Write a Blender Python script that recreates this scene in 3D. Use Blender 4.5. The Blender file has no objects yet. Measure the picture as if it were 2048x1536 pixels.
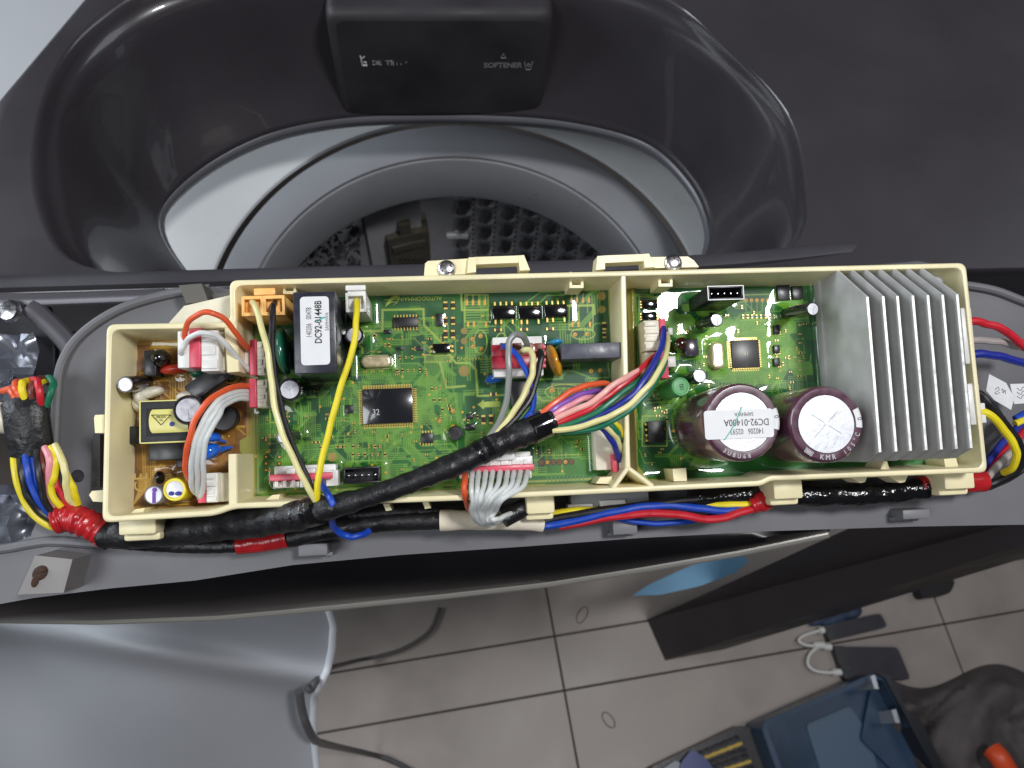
import bpy, bmesh, math, random
import numpy as np
from mathutils import Matrix, Vector
random.seed(7); rng = np.random.default_rng(11)
S = bpy.context.scene
COL = S.collection
MM = 0.001
TILT = math.radians(20)                       # the tray leans towards the person at the machine
G = Matrix.Rotation(TILT, 4, 'X')
GR = np.array(G.to_3x3())
# ---------------------------------------------------------------- camera
RV = np.array([0.0873, -0.0795, -0.0395]); FPX = 1572.8
CT = np.array([-64.50, -67.87, 315.0])        # tray frame, mm; z = 0 is the circuit board surface
_t = np.linalg.norm(RV); RT = np.array(Matrix.Rotation(_t, 3, Vector(RV/_t)))
CW = GR @ CT; RW = GR @ RT
cam = bpy.data.objects.new('camera', bpy.data.cameras.new('camera')); COL.objects.link(cam)
M = Matrix([list(RW[i]) + [CW[i]*MM] for i in range(3)] + [[0, 0, 0, 1]])
cam.matrix_world = M
cam.data.sensor_width = 36; cam.data.lens = 36*FPX/2048
cam.data.clip_start = 0.01; cam.data.clip_end = 50
cam.data.dof.use_dof = True; cam.data.dof.focus_distance = 0.300; cam.data.dof.aperture_fstop = 20
S.camera = cam
# ---------------------------------------------------------------- light
W = bpy.data.worlds.new('World'); S.world = W; W.use_nodes = True
bg = W.node_tree.nodes['Background']; bg.inputs[0].default_value = (0.88, 0.90, 1.0, 1); bg.inputs[1].default_value = 0.045
S.view_settings.view_transform = 'Standard'; S.view_settings.look = 'None'; S.view_settings.exposure = 0; S.view_settings.gamma = 1
def lamp(name, pos, target, size, power, col, sy=None):
    d = bpy.data.lights.new(name, 'AREA'); d.energy = power; d.color = col; d.size = size
    if sy: d.shape = 'RECTANGLE'; d.size_y = sy
    o = bpy.data.objects.new(name, d); COL.objects.link(o)
    p = Vector(pos)*MM; q = Vector(target)*MM
    o.location = p; o.rotation_euler = (q-p).to_track_quat('-Z', 'Y').to_euler()
    return o
lamp('ceiling_lamp', (357, -190, 1050), (0, 0, 0), 0.17, 9.2, (0.99, 0.985, 1.0))
lamp('ceiling_lamp', (-700, -560, 900), (80, 0, -20), 0.46, 5.4, (0.93, 0.96, 1.0))
lamp('added_fill_light', (-1350, 400, 470), (0, 100, -80), 1.0, 15.0, (0.86, 0.93, 1.0), 0.55)  # added broad source: fills from the left and reflects in the bowl's right wall
lamp('added_fill_light', (1350, 350, 1200), (0, 100, -80), 0.9, 3.0, (0.90, 0.94, 1.0), 0.6)  # added broad source on the right, for sheen on the bowl's left wall
# ---------------------------------------------------------------- projection helpers (mm)
def _ray(px, py, R): return R @ np.array([(px-1024)/FPX, -(py-768)/FPX, -1.0])
def T(px, py, z=0.0):                          # tray frame point seen at a pixel, on the plane at height z
    d = _ray(px, py, RT); t = (z-CT[2])/d[2]; return CT + d*t
def WZ(px, py, Z):                             # world point on a level plane
    d = _ray(px, py, RW); t = (Z-CW[2])/d[2]; return CW + d*t
def WY(px, py, Y):
    d = _ray(px, py, RW); t = (Y-CW[1])/d[1]; return CW + d*t
def R4(a, b, c, d, z=0.0):                     # pixel box -> x0, x1, y0, y1 in the tray frame
    p = [T(a, b, z), T(c, b, z), T(a, d, z), T(c, d, z)]
    return ((p[0][0]+p[2][0])/2, (p[1][0]+p[3][0])/2, (p[2][1]+p[3][1])/2, (p[0][1]+p[1][1])/2)
def lin(r, g, b):
    f = lambda c: (c/255/12.92) if c/255 <= .04045 else ((c/255+.055)/1.055)**2.4
    return (f(r), f(g), f(b))
# ---------------------------------------------------------------- materials
MATS = {}
def mat(name, col, rough=.45, metal=0, coat=0, coat_r=.03, noise=None, bump=None, spec=.5, trans=0, alpha=1, rvar=None):
    if name in MATS: return MATS[name]
    m = bpy.data.materials.new(name); m.use_nodes = True; nt = m.node_tree; N = nt.nodes; L = nt.links
    b = N['Principled BSDF']
    b.inputs['Base Color'].default_value = (*col, 1); b.inputs['Roughness'].default_value = rough
    b.inputs['Metallic'].default_value = metal; b.inputs['Coat Weight'].default_value = coat
    b.inputs['Coat Roughness'].default_value = coat_r; b.inputs['Specular IOR Level'].default_value = spec
    if trans: b.inputs['Transmission Weight'].default_value = trans
    if alpha < 1: b.inputs['Alpha'].default_value = alpha
    tc = N.new('ShaderNodeTexCoord')
    if noise:                                  # (scale per metre, amount)
        n = N.new('ShaderNodeTexNoise'); n.inputs['Scale'].default_value = noise[0]; n.inputs['Detail'].default_value = 6
        L.new(tc.outputs['Object'], n.inputs['Vector'])
        r = N.new('ShaderNodeMapRange'); r.inputs[1].default_value = .3; r.inputs[2].default_value = .7
        r.inputs[3].default_value = 1-noise[1]; r.inputs[4].default_value = 1+noise[1]
        L.new(n.outputs['Fac'], r.inputs[0])
        x = N.new('ShaderNodeVectorMath'); x.operation = 'SCALE'; x.inputs[0].default_value = col
        L.new(r.outputs[0], x.inputs['Scale']); L.new(x.outputs[0], b.inputs['Base Color'])
        r2 = N.new('ShaderNodeMapRange'); r2.inputs[1].default_value = .3; r2.inputs[2].default_value = .7
        r2.inputs[3].default_value = rough*.75; r2.inputs[4].default_value = min(1, rough*1.3)
        L.new(n.outputs['Fac'], r2.inputs[0]); L.new(r2.outputs[0], b.inputs['Roughness'])
    if bump:                                   # (scale, strength, distance mm)
        n = N.new('ShaderNodeTexNoise'); n.inputs['Scale'].default_value = bump[0]; n.inputs['Detail'].default_value = 3
        L.new(tc.outputs['Object'], n.inputs['Vector'])
        u = N.new('ShaderNodeBump'); u.inputs['Strength'].default_value = bump[1]; u.inputs['Distance'].default_value = bump[2]*MM
        L.new(n.outputs['Fac'], u.inputs['Height']); L.new(u.outputs[0], b.inputs['Normal'])
    MATS[name] = m; return m
CREAM = mat('cream_plastic', lin(237, 227, 184), .38, noise=(45, .1), bump=(900, .08, .2))
WHITE = mat('white_nylon', lin(226, 226, 222), .35, noise=(200, .04))
IVORY = mat('ivory_plastic', lin(222, 216, 196), .4, noise=(200, .05))
PINK = mat('pink_plastic', lin(214, 78, 98), .35, noise=(250, .06))
DRED = mat('dark_red_plastic', lin(168, 40, 58), .3, noise=(250, .1))
ORANGEP = mat('orange_plastic', lin(250, 194, 112), .35, noise=(250, .06))
BLACKP = mat('black_plastic', lin(32, 32, 36), .35, noise=(250, .15))
BLACKG = mat('black_glossy', lin(17, 17, 20), .12, coat=1, coat_r=.05, noise=(300, .2))
GREYP = mat('relay_grey', lin(74, 76, 88), .4, noise=(300, .06))
NAVYP = mat('charcoal_block', lin(44, 45, 56), .3, noise=(250, .1))
GOLD = mat('tinned_gold', lin(236, 202, 110), .3, metal=.25)
SILVER = mat('bare_metal', lin(205, 205, 208), .25, metal=1, noise=(600, .1))
CANTOP = mat('can_top', lin(190, 190, 196), .35, metal=.5, noise=(500, .1))
CAPTOP = mat('cap_vent_top', lin(206, 208, 214), .4, metal=.25, noise=(350, .1), bump=(500, .3, .25))
CASE = mat('cap_sleeve_black', lin(38, 35, 40), .18, coat=.6, noise=(300, .15))
BROWN = mat('cap_sleeve_brown', lin(84, 50, 66), .22, coat=.7, coat_r=.1, noise=(200, .1))
ALU = mat('anodised_aluminium', lin(190, 190, 188), .5, metal=.2, noise=(120, .08), bump=(1500, .1, .05))
ALUCUT = mat('cut_aluminium', lin(226, 226, 222), .38, metal=.35, noise=(300, .14))
TAPE = mat('black_tape', lin(26, 26, 29), .42, noise=(160, .25), bump=(300, .7, .9))
TAPES = mat('black_shiny_tape', lin(20, 20, 23), .16, noise=(160, .2), bump=(220, .9, 1.4))
REDTAPE = mat('red_tape', lin(178, 34, 40), .22, noise=(180, .15), bump=(260, .5, .8))
CREAMTAPE = mat('cream_tape', lin(224, 214, 194), .6, noise=(200, .06), bump=(200, .5, .8))
PAPER = mat('paper_label', lin(222, 223, 224), .55, noise=(220, .03))
PAPERW = mat('paper_tag', lin(215, 217, 219), .6, noise=(300, .06))
INK = mat('black_ink', lin(24, 24, 26), .6)
INKG = mat('grey_ink', lin(88, 90, 94), .6)
TEAL = mat('teal_ink', lin(60, 170, 160), .6)
SILK = mat('silkscreen', lin(176, 190, 84), .4, coat=1)
WHITEINK = mat('white_print', lin(196, 198, 200), .5)
GREYINK = mat('grey_print', lin(128, 126, 130), .5)
YTAPE = mat('yellow_tape', lin(222, 216, 130), .32, noise=(200, .05))
CORE = mat('ferrite_core', lin(42, 44, 46), .55, noise=(500, .15))
SILIC = mat('white_silicone', lin(214, 208, 190), .35, bump=(300, .6, 1.5))
BLUEC = mat('blue_epoxy', lin(18, 96, 205), .12, coat=.8, noise=(300, .08))
SKYC = mat('light_blue_epoxy', lin(40, 146, 205), .15, coat=.8)
GREENC = mat('green_epoxy', lin(30, 98, 74), .2, coat=.6, noise=(300, .08))
GREENI = mat('green_sleeve', lin(70, 150, 84), .35, noise=(300, .06))
AMBER = mat('amber_epoxy', lin(214, 150, 34), .16, coat=.8, noise=(300, .08))
YSLEEVE = mat('yellow_sleeve', lin(226, 210, 40), .3)
PURPLE = mat('purple_print', lin(96, 40, 160), .4)
NAVYPR = mat('navy_print', lin(36, 44, 140), .4)
REDW = mat('red_component', lin(170, 50, 34), .35)
def wire_mat(n, c): return mat('wire_'+n, lin(*c), .38, noise=(220, .06), bump=(700, .12, .3))
WM = {k: wire_mat(k, v) for k, v in dict(orange=(226, 92, 52), white=(214, 218, 216), cream=(222, 214, 150), black=(28, 28, 32),
      yellow=(232, 214, 40), blue=(24, 70, 178), grey=(128, 130, 128), pink=(226, 150, 160), salmon=(232, 170, 160), red=(196, 34, 48), purple=(126, 78, 170),
      green=(28, 112, 82), navy=(30, 44, 140), clear=(168, 160, 156), brown=(110, 50, 40)).items()}
DECK = mat('deck_plastic', lin(57, 54, 58), .3, coat=.8, coat_r=.05, noise=(16, .07), bump=(2500, .06, .06))
PANEL = mat('panel_grey', lin(104, 104, 108), .45, noise=(18, .07), bump=(2000, .1, .08))
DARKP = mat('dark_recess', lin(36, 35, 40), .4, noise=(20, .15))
FASCIA = mat('fascia_black', lin(14, 14, 17), .3, spec=.3, noise=(14, .3))
DRAWER = mat('drawer_face', lin(42, 39, 43), .62, noise=(20, .1))
TUB = mat('tub_white', lin(210, 213, 214), .3, noise=(16, .04))
RINGG = mat('basket_ring_grey', lin(138, 140, 145), .35, noise=(20, .05))
STEEL = mat('stainless', lin(176, 176, 180), .2, metal=.9, noise=(40, .15))
FILT = mat('filter_olive', lin(70, 66, 54), .3, noise=(60, .1))
FILTP = mat('filter_panel', lin(168, 168, 172), .35, noise=(30, .05))
HOLE = mat('hole_black', lin(12, 12, 13), .6)
SHEET = mat('pale_sheet', lin(160, 162, 167), .6, noise=(8, .04))
SLAB = mat('dark_slab', lin(42, 37, 40), .5, noise=(14, .12))
FABRIC = mat('grey_cloth', lin(92, 86, 86), .9, noise=(30, .25), bump=(400, .6, 1.5))
NAVYBOX = mat('navy_box', lin(42, 66, 92), .3, noise=(12, .2))
PHONE = mat('phone_grey', lin(46, 44, 53), .5, noise=(50, .08))
# ---------------------------------------------------------------- mesh builder (coordinates in mm)
class MB:
    def __init__(s): s.V = []; s.F = []; s.I = []; s.m = 0; s.n = 0
    def add(s, V, F):
        o = s.n; s.V.extend([tuple(map(float, v)) for v in V]); s.n += len(V)
        for f in F: s.F.append([i+o for i in f]); s.I.append(s.m)
        return s
    def mi(s, k): s.m = k; return s
    def box(s, x0, x1, y0, y1, z0, z1, bev=0, seg=2):
        x0, x1 = min(x0, x1), max(x0, x1); y0, y1 = min(y0, y1), max(y0, y1)
        if bev <= 0:
            return s.add([(x0, y0, z0), (x1, y0, z0), (x1, y1, z0), (x0, y1, z0), (x0, y0, z1), (x1, y0, z1), (x1, y1, z1), (x0, y1, z1)],
                         [(3, 2, 1, 0), (4, 5, 6, 7), (0, 1, 5, 4), (1, 2, 6, 5), (2, 3, 7, 6), (3, 0, 4, 7)])
        b = bmesh.new(); bmesh.ops.create_cube(b, size=1)
        for v in b.verts: v.co = ((x0+x1)/2+v.co.x*(x1-x0), (y0+y1)/2+v.co.y*(y1-y0), (z0+z1)/2+v.co.z*(z1-z0))
        bmesh.ops.bevel(b, geom=list(b.edges), offset=min(bev, .45*min(x1-x0, y1-y0, z1-z0)), segments=seg, affect='EDGES', profile=.5)
        b.verts.index_update(); s.add([v.co[:] for v in b.verts], [[v.index for v in f.verts] for f in b.faces]); b.free(); return s
    def prism(s, P, z0, z1, taper=0):          # polygon (x, y), counter-clockwise
        n = len(P); P = [tuple(p[:2]) for p in P]
        ar = sum(P[i][0]*P[(i+1) % n][1]-P[(i+1) % n][0]*P[i][1] for i in range(n))
        if ar < 0: P = P[::-1]
        c = np.mean(P, axis=0); Q = [tuple(c+(np.array(p)-c)*(1-taper)) for p in P]
        return s.add([(*p, z0) for p in P]+[(*q, z1) for q in Q],
                     [list(range(n))[::-1], list(range(n, 2*n))]+[(i, (i+1) % n, n+(i+1) % n, n+i) for i in range(n)])
    def lathe(s, c, prof, n=32, axis=(0, 0, 1), a0=0, a1=2*math.pi, cap0=True, cap1=True):  # prof [(r, h)]
        c = np.array(c, float); ax = np.array(axis, float); ax /= np.linalg.norm(ax)
        u = np.cross(ax, (0, 1, 0)); u = np.array([1., 0, 0]) if np.linalg.norm(u) < 1e-6 else u/np.linalg.norm(u); u = -u if u[0] < 0 else u
        v = np.cross(ax, u); full = abs(a1-a0-2*math.pi) < 1e-6; m = n if full else n+1
        V = []
        for r, h in prof:
            for i in range(m):
                a = a0+(a1-a0)*i/n; V.append(c+ax*h+(u*math.cos(a)+v*math.sin(a))*r)
        F = []
        for j in range(len(prof)-1):
            for i in range(n):
                k = (i+1) % m; F.append((j*m+i, j*m+k, (j+1)*m+k, (j+1)*m+i))
        if full and cap0 and prof[0][0] > 1e-6: F.append(list(range(m))[::-1])
        if full and cap1 and prof[-1][0] > 1e-6: F.append([(len(prof)-1)*m+i for i in range(m)])
        return s.add(V, F)
    def tube(s, P, r, n=10, caps=True, flat=1.0, wrap=None):
        P = np.array(P, float); k = len(P); r = np.broadcast_to(np.array(r, float), (k,))
        t = np.gradient(P, axis=0); t /= np.linalg.norm(t, axis=1)[:, None]+1e-9
        u = np.cross(t[0], (0, 0, 1)); u = np.array([1., 0, 0]) if np.linalg.norm(u) < 1e-3 else u
        V = []
        for i in range(k):
            u = u-t[i]*(u@t[i]); u /= np.linalg.norm(u)+1e-9; w = np.cross(t[i], u)
            for j in range(n):
                a = 2*math.pi*j/n; q = r[i]*(1 if wrap is None else 1+wrap[1]*((wrap[0]*i/k+j/n) % 1)); V.append(P[i]+q*(u*math.cos(a)+w*math.sin(a)*flat))
        F = [(i*n+j, i*n+(j+1) % n, (i+1)*n+(j+1) % n, (i+1)*n+j) for i in range(k-1) for j in range(n)]
        if caps: F += [list(range(n))[::-1], [(k-1)*n+j for j in range(n)]]
        return s.add(V, F)
    def grid(s, A, closed=False):              # A: array (rows, cols, 3)
        A = np.array(A, float); h, w, _ = A.shape
        F = [(i*w+j, i*w+(j+1) % w, (i+1)*w+(j+1) % w, (i+1)*w+j) for i in range(h-1) for j in range(w if closed else w-1)]
        return s.add(A.reshape(-1, 3), F)
    def ball(s, c, rx, ry, rz, n=20, m=12, rot=0):
        V = []; ca, sa = math.cos(rot), math.sin(rot)
        for j in range(1, m):
            b = math.pi*j/m
            for i in range(n):
                a = 2*math.pi*i/n; x, y = rx*math.sin(b)*math.cos(a), ry*math.sin(b)*math.sin(a)
                V.append((c[0]+x*ca-y*sa, c[1]+x*sa+y*ca, c[2]+rz*math.cos(b)))
        V += [(c[0], c[1], c[2]+rz), (c[0], c[1], c[2]-rz)]; t = len(V)-2
        F = [((j)*n+i, (j+1)*n+i, (j+1)*n+(i+1) % n, j*n+(i+1) % n) for j in range(m-2) for i in range(n)]
        F += [(t, i, (i+1) % n) for i in range(n)]+[(t+1, (m-2)*n+(i+1) % n, (m-2)*n+i) for i in range(n)]
        return s.add(V, F)
    def xf(s, fn): s.V = [tuple(fn(np.array(v))) for v in s.V]; return s
ROOT = {}                                      # object -> (origin in its own frame, frame)
def _link(o, parent): COL.objects.link(o); o.parent = parent
def thing(name, label, cat, origin=(0, 0, 0), frame='T', group=None):
    o = bpy.data.objects.new(name, None); _link(o, None); o.empty_display_size = .01
    og = np.array(origin, float); ROOT[o.name] = (og, frame)
    o.matrix_world = (G if frame == 'T' else Matrix()) @ Matrix.Translation(Vector(og)*MM)
    o['label'] = label; o['category'] = cat
    if group: o['group'] = group
    return o
def obj(name, mb, mats, parent=None, smooth=35, frame='T', label=None, kind=None, cat=None, group=None, weld=False):
    """links one mesh object; vertices are in mm in `frame` ('T' tray, 'W' world)"""
    V = np.array(mb.V, float)
    if parent is None:
        og = V.mean(0); og[2] = V[:, 2].min(); fr = frame
    else: og, fr = ROOT[parent.name]
    if frame != fr: V = V @ (GR.T if frame == 'T' else GR)
    V = (V-og)*MM
    me = bpy.data.meshes.new(name); me.from_pydata(V.tolist(), [], mb.F)
    ms = mats if isinstance(mats, (list, tuple)) else [mats]
    for m in ms: me.materials.append(m)
    if len(ms) > 1: me.polygons.foreach_set('material_index', mb.I)
    if smooth:
        me.polygons.foreach_set('use_smooth', [True]*len(me.polygons)); me.set_sharp_from_angle(angle=math.radians(smooth))
    me.update(); o = bpy.data.objects.new(name, me); _link(o, parent)
    if parent is None:
        o.matrix_world = (G if fr == 'T' else Matrix()) @ Matrix.Translation(Vector(og)*MM)
    ROOT[o.name] = (og, fr)
    if label: o['label'] = label
    if kind: o['kind'] = kind
    if cat: o['category'] = cat
    if group: o['group'] = group
    return o
def text(name, body, pos, size, ang, m, parent, thick=.06, frame='T', basis=None, sx=1.0, bold=0, align='CENTER'):
    c = bpy.data.curves.new('t', 'FONT'); c.body = body; c.size = size; c.align_x = align; c.align_y = 'CENTER'; c.extrude = thick/2; c.resolution_u = 3
    c.offset = bold
    tmp = bpy.data.objects.new('t', c); COL.objects.link(tmp)
    me = bpy.data.meshes.new_from_object(tmp.evaluated_get(bpy.context.evaluated_depsgraph_get()))
    bpy.data.objects.remove(tmp)
    V = np.array([v.co[:] for v in me.vertices]); F = [list(p.vertices) for p in me.polygons]; bpy.data.meshes.remove(me)
    if basis is None: basis = [(math.cos(ang), math.sin(ang), 0), (-math.sin(ang), math.cos(ang), 0), (0, 0, 1)]
    B = np.array(basis, float); V = V*np.array([sx, 1, 1])
    return obj(name, MB().add(V @ B + np.array(pos), F), m, parent, smooth=0, frame=frame)
def spline(P, k=8):
    P = np.array(P, float); n = len(P)
    if n < 3: return np.array([P[0]+(P[-1]-P[0])*t for t in np.linspace(0, 1, k)])
    Q = np.vstack([2*P[0]-P[1], P, 2*P[-1]-P[-2]]); out = []
    for i in range(1, n):
        p0, p1, p2, p3 = Q[i-1], Q[i], Q[i+1], Q[i+2]
        for t in np.linspace(0, 1, k, endpoint=False):
            out.append(.5*((2*p1)+(-p0+p2)*t+(2*p0-5*p1+4*p2-p3)*t*t+(-p0+3*p1-3*p2+p3)*t**3))
    out.append(P[-1]); return np.array(out)
def path(pts, k=8): return spline([T(*p) for p in pts], k)
def wire(parent, colour, pts, r=1.05, name='wire', k=8, n=10):
    P = path(pts, k); w_ = random.uniform(0, 6)
    for a_, f_ in ((.16, 2.2), (.10, 5.1)):
        q = np.linspace(0, 1, len(P))*len(pts)*.9; P = P+np.c_[np.sin(q*f_+w_), np.cos(q*f_*.9+w_*2), .6*np.sin(q*f_*1.1+w_*3)]*a_*np.sin(np.linspace(0, math.pi, len(P)))[:, None]
    return obj(name, MB().tube(P, r*random.uniform(.97, 1.03), n), WM[colour], parent, label=colour.replace('clear', 'translucent').replace('navy', 'dark blue')+' wire')
# ================================================================ TRAY
def offset_poly(P, d):                         # inward offset of a counter-clockwise polygon
    P = np.array(P, float); n = len(P); out = []
    for i in range(n):
        a, b, c = P[i-1], P[i], P[(i+1) % n]
        e1 = (b-a)/np.linalg.norm(b-a); e2 = (c-b)/np.linalg.norm(c-b)
        n1 = np.array([-e1[1], e1[0]]); n2 = np.array([-e2[1], e2[0]])
        k = n1+n2; k = k/max(1e-6, 1+n1@n2); out.append(b+k*d)
    return np.array(out)
def fillet(P, r, seg=5):
    P = np.array(P, float); n = len(P); out = []
    for i in range(n):
        a, b, c = P[i-1], P[i], P[(i+1) % n]
        l1, l2 = np.linalg.norm(a-b), np.linalg.norm(c-b); d = min(r, l1*.45, l2*.45)
        p, q = b+(a-b)/l1*d, b+(c-b)/l2*d
        for t in np.linspace(0, 1, seg+1): out.append((1-t)**2*p+2*t*(1-t)*b+t*t*q)
    return np.array(out)
RIM = 20.0
OPX = [(203, 1046), (430, 1032), (466, 1018), (930, 1001), (1524, 972), (1542, 962), (1977, 945), (1933, 525), (458, 560), (460, 644), (212, 648)]
OUT = np.array([T(a, b, RIM)[:2] for a, b in OPX])
def ring(d, z, r=3.2):
    F = fillet(offset_poly(OUT, d), r); return np.c_[F, np.full(len(F), z)]
tray = thing('control_board_tray', 'cream plastic tray holding the green and brown circuit boards, propped over the open washing machine', 'plastic tray', T(1050, 760, -14))
mb = MB(); A = [ring(.9, -14), ring(.9, 13.5), ring(0, 14.2), ring(0, 19.3), ring(.35, 19.85), ring(.8, RIM), ring(1.6, RIM), ring(2.0, 19.8), ring(2.2, 19.2), ring(3.6, -3)]
mb.grid(np.array(A), closed=True); n_ = len(A[0])
mb.add(A[-1], [list(range(n_))]); mb.add(A[0], [list(range(n_))[::-1]])
obj('wall', mb, CREAM, tray, smooth=40)
# divider between the two green boards, with the triangular gusset at its foot
def wallseg(name, p, q, t, z0=-2, z1=RIM-.4, draft=.6):
    a, b = T(*p, z1)[:2], T(*q, z1)[:2]; e = (b-a)/np.linalg.norm(b-a); nn = np.array([-e[1], e[0]])
    mb = MB()
    def cross(c): return [np.r_[c-nn*(t/2+draft), z0], np.r_[c-nn*t/2, z1-.5], np.r_[c-nn*(t/2-.4), z1], np.r_[c+nn*(t/2-.4), z1], np.r_[c+nn*t/2, z1-.5], np.r_[c+nn*(t/2+draft), z0]]
    mb.grid(np.array([cross(a), cross(b)])); mb.add(cross(a), [list(range(6))]); mb.add(cross(b), [list(range(6))[::-1]])
    return obj(name, mb, CREAM, tray, smooth=30)
wallseg('divider', (1247, 545), (1256, 935), 2.0)
wallseg('divider', (465, 908), (466, 1016), 3.2, draft=1.2)
wallseg('divider', (460, 640), (466, 744), 4.6, draft=1.5)
wallseg('gusset', (1256, 936), (1226, 978), 1.7); wallseg('gusset', (1257, 936), (1306, 972), 1.7)
# mounting lugs behind the back wall with their screws, and a bridge-shaped loop beside each
def px_prism(mb, pts, z0, z1, taper=0): return mb.prism([T(a, b, z1) for a, b in pts], z0, z1, taper)
def screw(cx, cy, z, r):
    c = T(cx, cy, z); mb = MB().lathe(c, [(r*1.02, -.3), (r*1.02, .3), (r*.95, .9), (r*.75, 1.45), (r*.4, 1.75), (0.01, 1.85)], 28)
    o = obj('screw', mb, SILVER, tray, smooth=40)
    mb = MB()
    for a in (.5, .5+math.pi/2):
        u = np.array([math.cos(a), math.sin(a), 0]); v = np.array([-u[1], u[0], 0])
        mb.add([c+u*x*r*.62+v*y*r*.16+np.array([0, 0, 1.92-.2*abs(x)]) for x, y in ((-1, -1), (1, -1), (1, 1), (-1, 1))], [(0, 1, 2, 3)])
    obj('cross_slot', mb, mat('screw_slot', lin(92, 58, 52), .5), o, smooth=0)
px_prism(m := MB(), [(848, 552), (850, 527), (856, 522), (936, 517), (942, 548)], 6, 15); obj('mounting_lug', m, CREAM, tray)
px_prism(m := MB(), [(1300, 536), (1302, 514), (1376, 513), (1388, 521), (1398, 534)], 6, 15); obj('mounting_lug', m, CREAM, tray)
screw(893, 539, 15, 3.6); screw(1346, 527, 15, 3.6)
def loop(a, b, c, d, top, foot):               # a U-shaped handle: two posts and a bar
    px_prism(m := MB(), [(a, foot), (a+3, top), (a+18, top-1), (a+18, foot-2)], 8, 17)
    px_prism(m, [(d-20, foot-5), (d-24, top-4), (d-12, top-5), (d, foot-6)], 8, 17)
    px_prism(m, [(a+17, top+14), (a+16, top-1), (d-22, top-4), (d-20, top+10)], 10, 16.6)
    obj('handle_loop', m, CREAM, tray)
loop(934, 0, 0, 1060, 515, 546); loop(1192, 0, 0, 1310, 512, 540)
# hooks standing at the foot of the back wall, and catches along the front wall
def hook(x, y, w=26, h=15):
    px_prism(m := MB(), [(x, y+h), (x, y-16), (x+5, y-16), (x+5, y+h)], 2, 15); px_prism(m, [(x+w-5, y+h), (x+w-5, y-16), (x+w, y-16), (x+w, y+h)], 2, 15)
    px_prism(m, [(x, y+h), (x, y+h-6), (x+w, y+h-6), (x+w, y+h)], 2, 15.1); obj('hook', m, CREAM, tray)
hook(1139, 560, 28, 16); hook(1317, 557, 28, 16); hook(566, 574, 26, 14)
for q in ([(1192, 967), (1200, 955), (1225, 953), (1222, 968)], [(1348, 963), (1345, 938), (1372, 936), (1374, 962)], [(1893, 948), (1888, 918), (1912, 916), (1920, 946)],
          [(248, 1036), (272, 1018), (290, 1016), (282, 1034)], [(527, 1003), (545, 990), (560, 989), (556, 1003)], [(1760, 940), (1768, 922), (1774, 922), (1780, 940)]):
    px_prism(m := MB(), q, 0, 13); obj('catch', m, CREAM, tray)
# clips hanging below the front wall that hold the cable
def clip(x0, y0, x1, y1, zz=9):
    a0, a1, b0, b1 = R4(x0, y0, x1, y1, zz)
    m = MB().box(a0, a1, b0+1.5, b1+2.0, -8, zz, 1.0); m.box(a0, a1, b0-1.2, b0+2.2, -10, zz-4.5, 1.2)
    obj('cable_clip', m, CREAM, tray)
clip(236, 1044, 312, 1078); clip(1053, 998, 1110, 1036); clip(1548, 968, 1607, 1006); clip(1890, 952, 1951, 986)
px_prism(m := MB(), [(188, 836), (190, 830), (208, 829), (208, 866), (190, 866)], 4, 12); obj('side_tab', m, CREAM, tray)
px_prism(m := MB(), [(178, 990), (184, 982), (206, 980), (206, 1004), (186, 1003)], -8, -2); obj('side_tab', m, CREAM, tray)
px_prism(m := MB(), [(336, 648), (368, 612), (462, 590), (462, 650)], -10, 4); obj('corner_flange', m, IVORY, tray)
px_prism(m := MB(), [(766, 1008), (778, 1008), (784, 1020), (772, 1022)], -4, 8); px_prism(m, [(845, 1004), (857, 1004), (862, 1016), (850, 1018)], -4, 8); obj('locating_peg', m, CREAM, tray)
for x in (1700, 1780): px_prism(m := MB(), [(x-12, 948), (x+38, 946), (x+30, 964), (x+20, 966)], -2, 8); obj('locating_peg', m, CREAM, tray)
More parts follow.
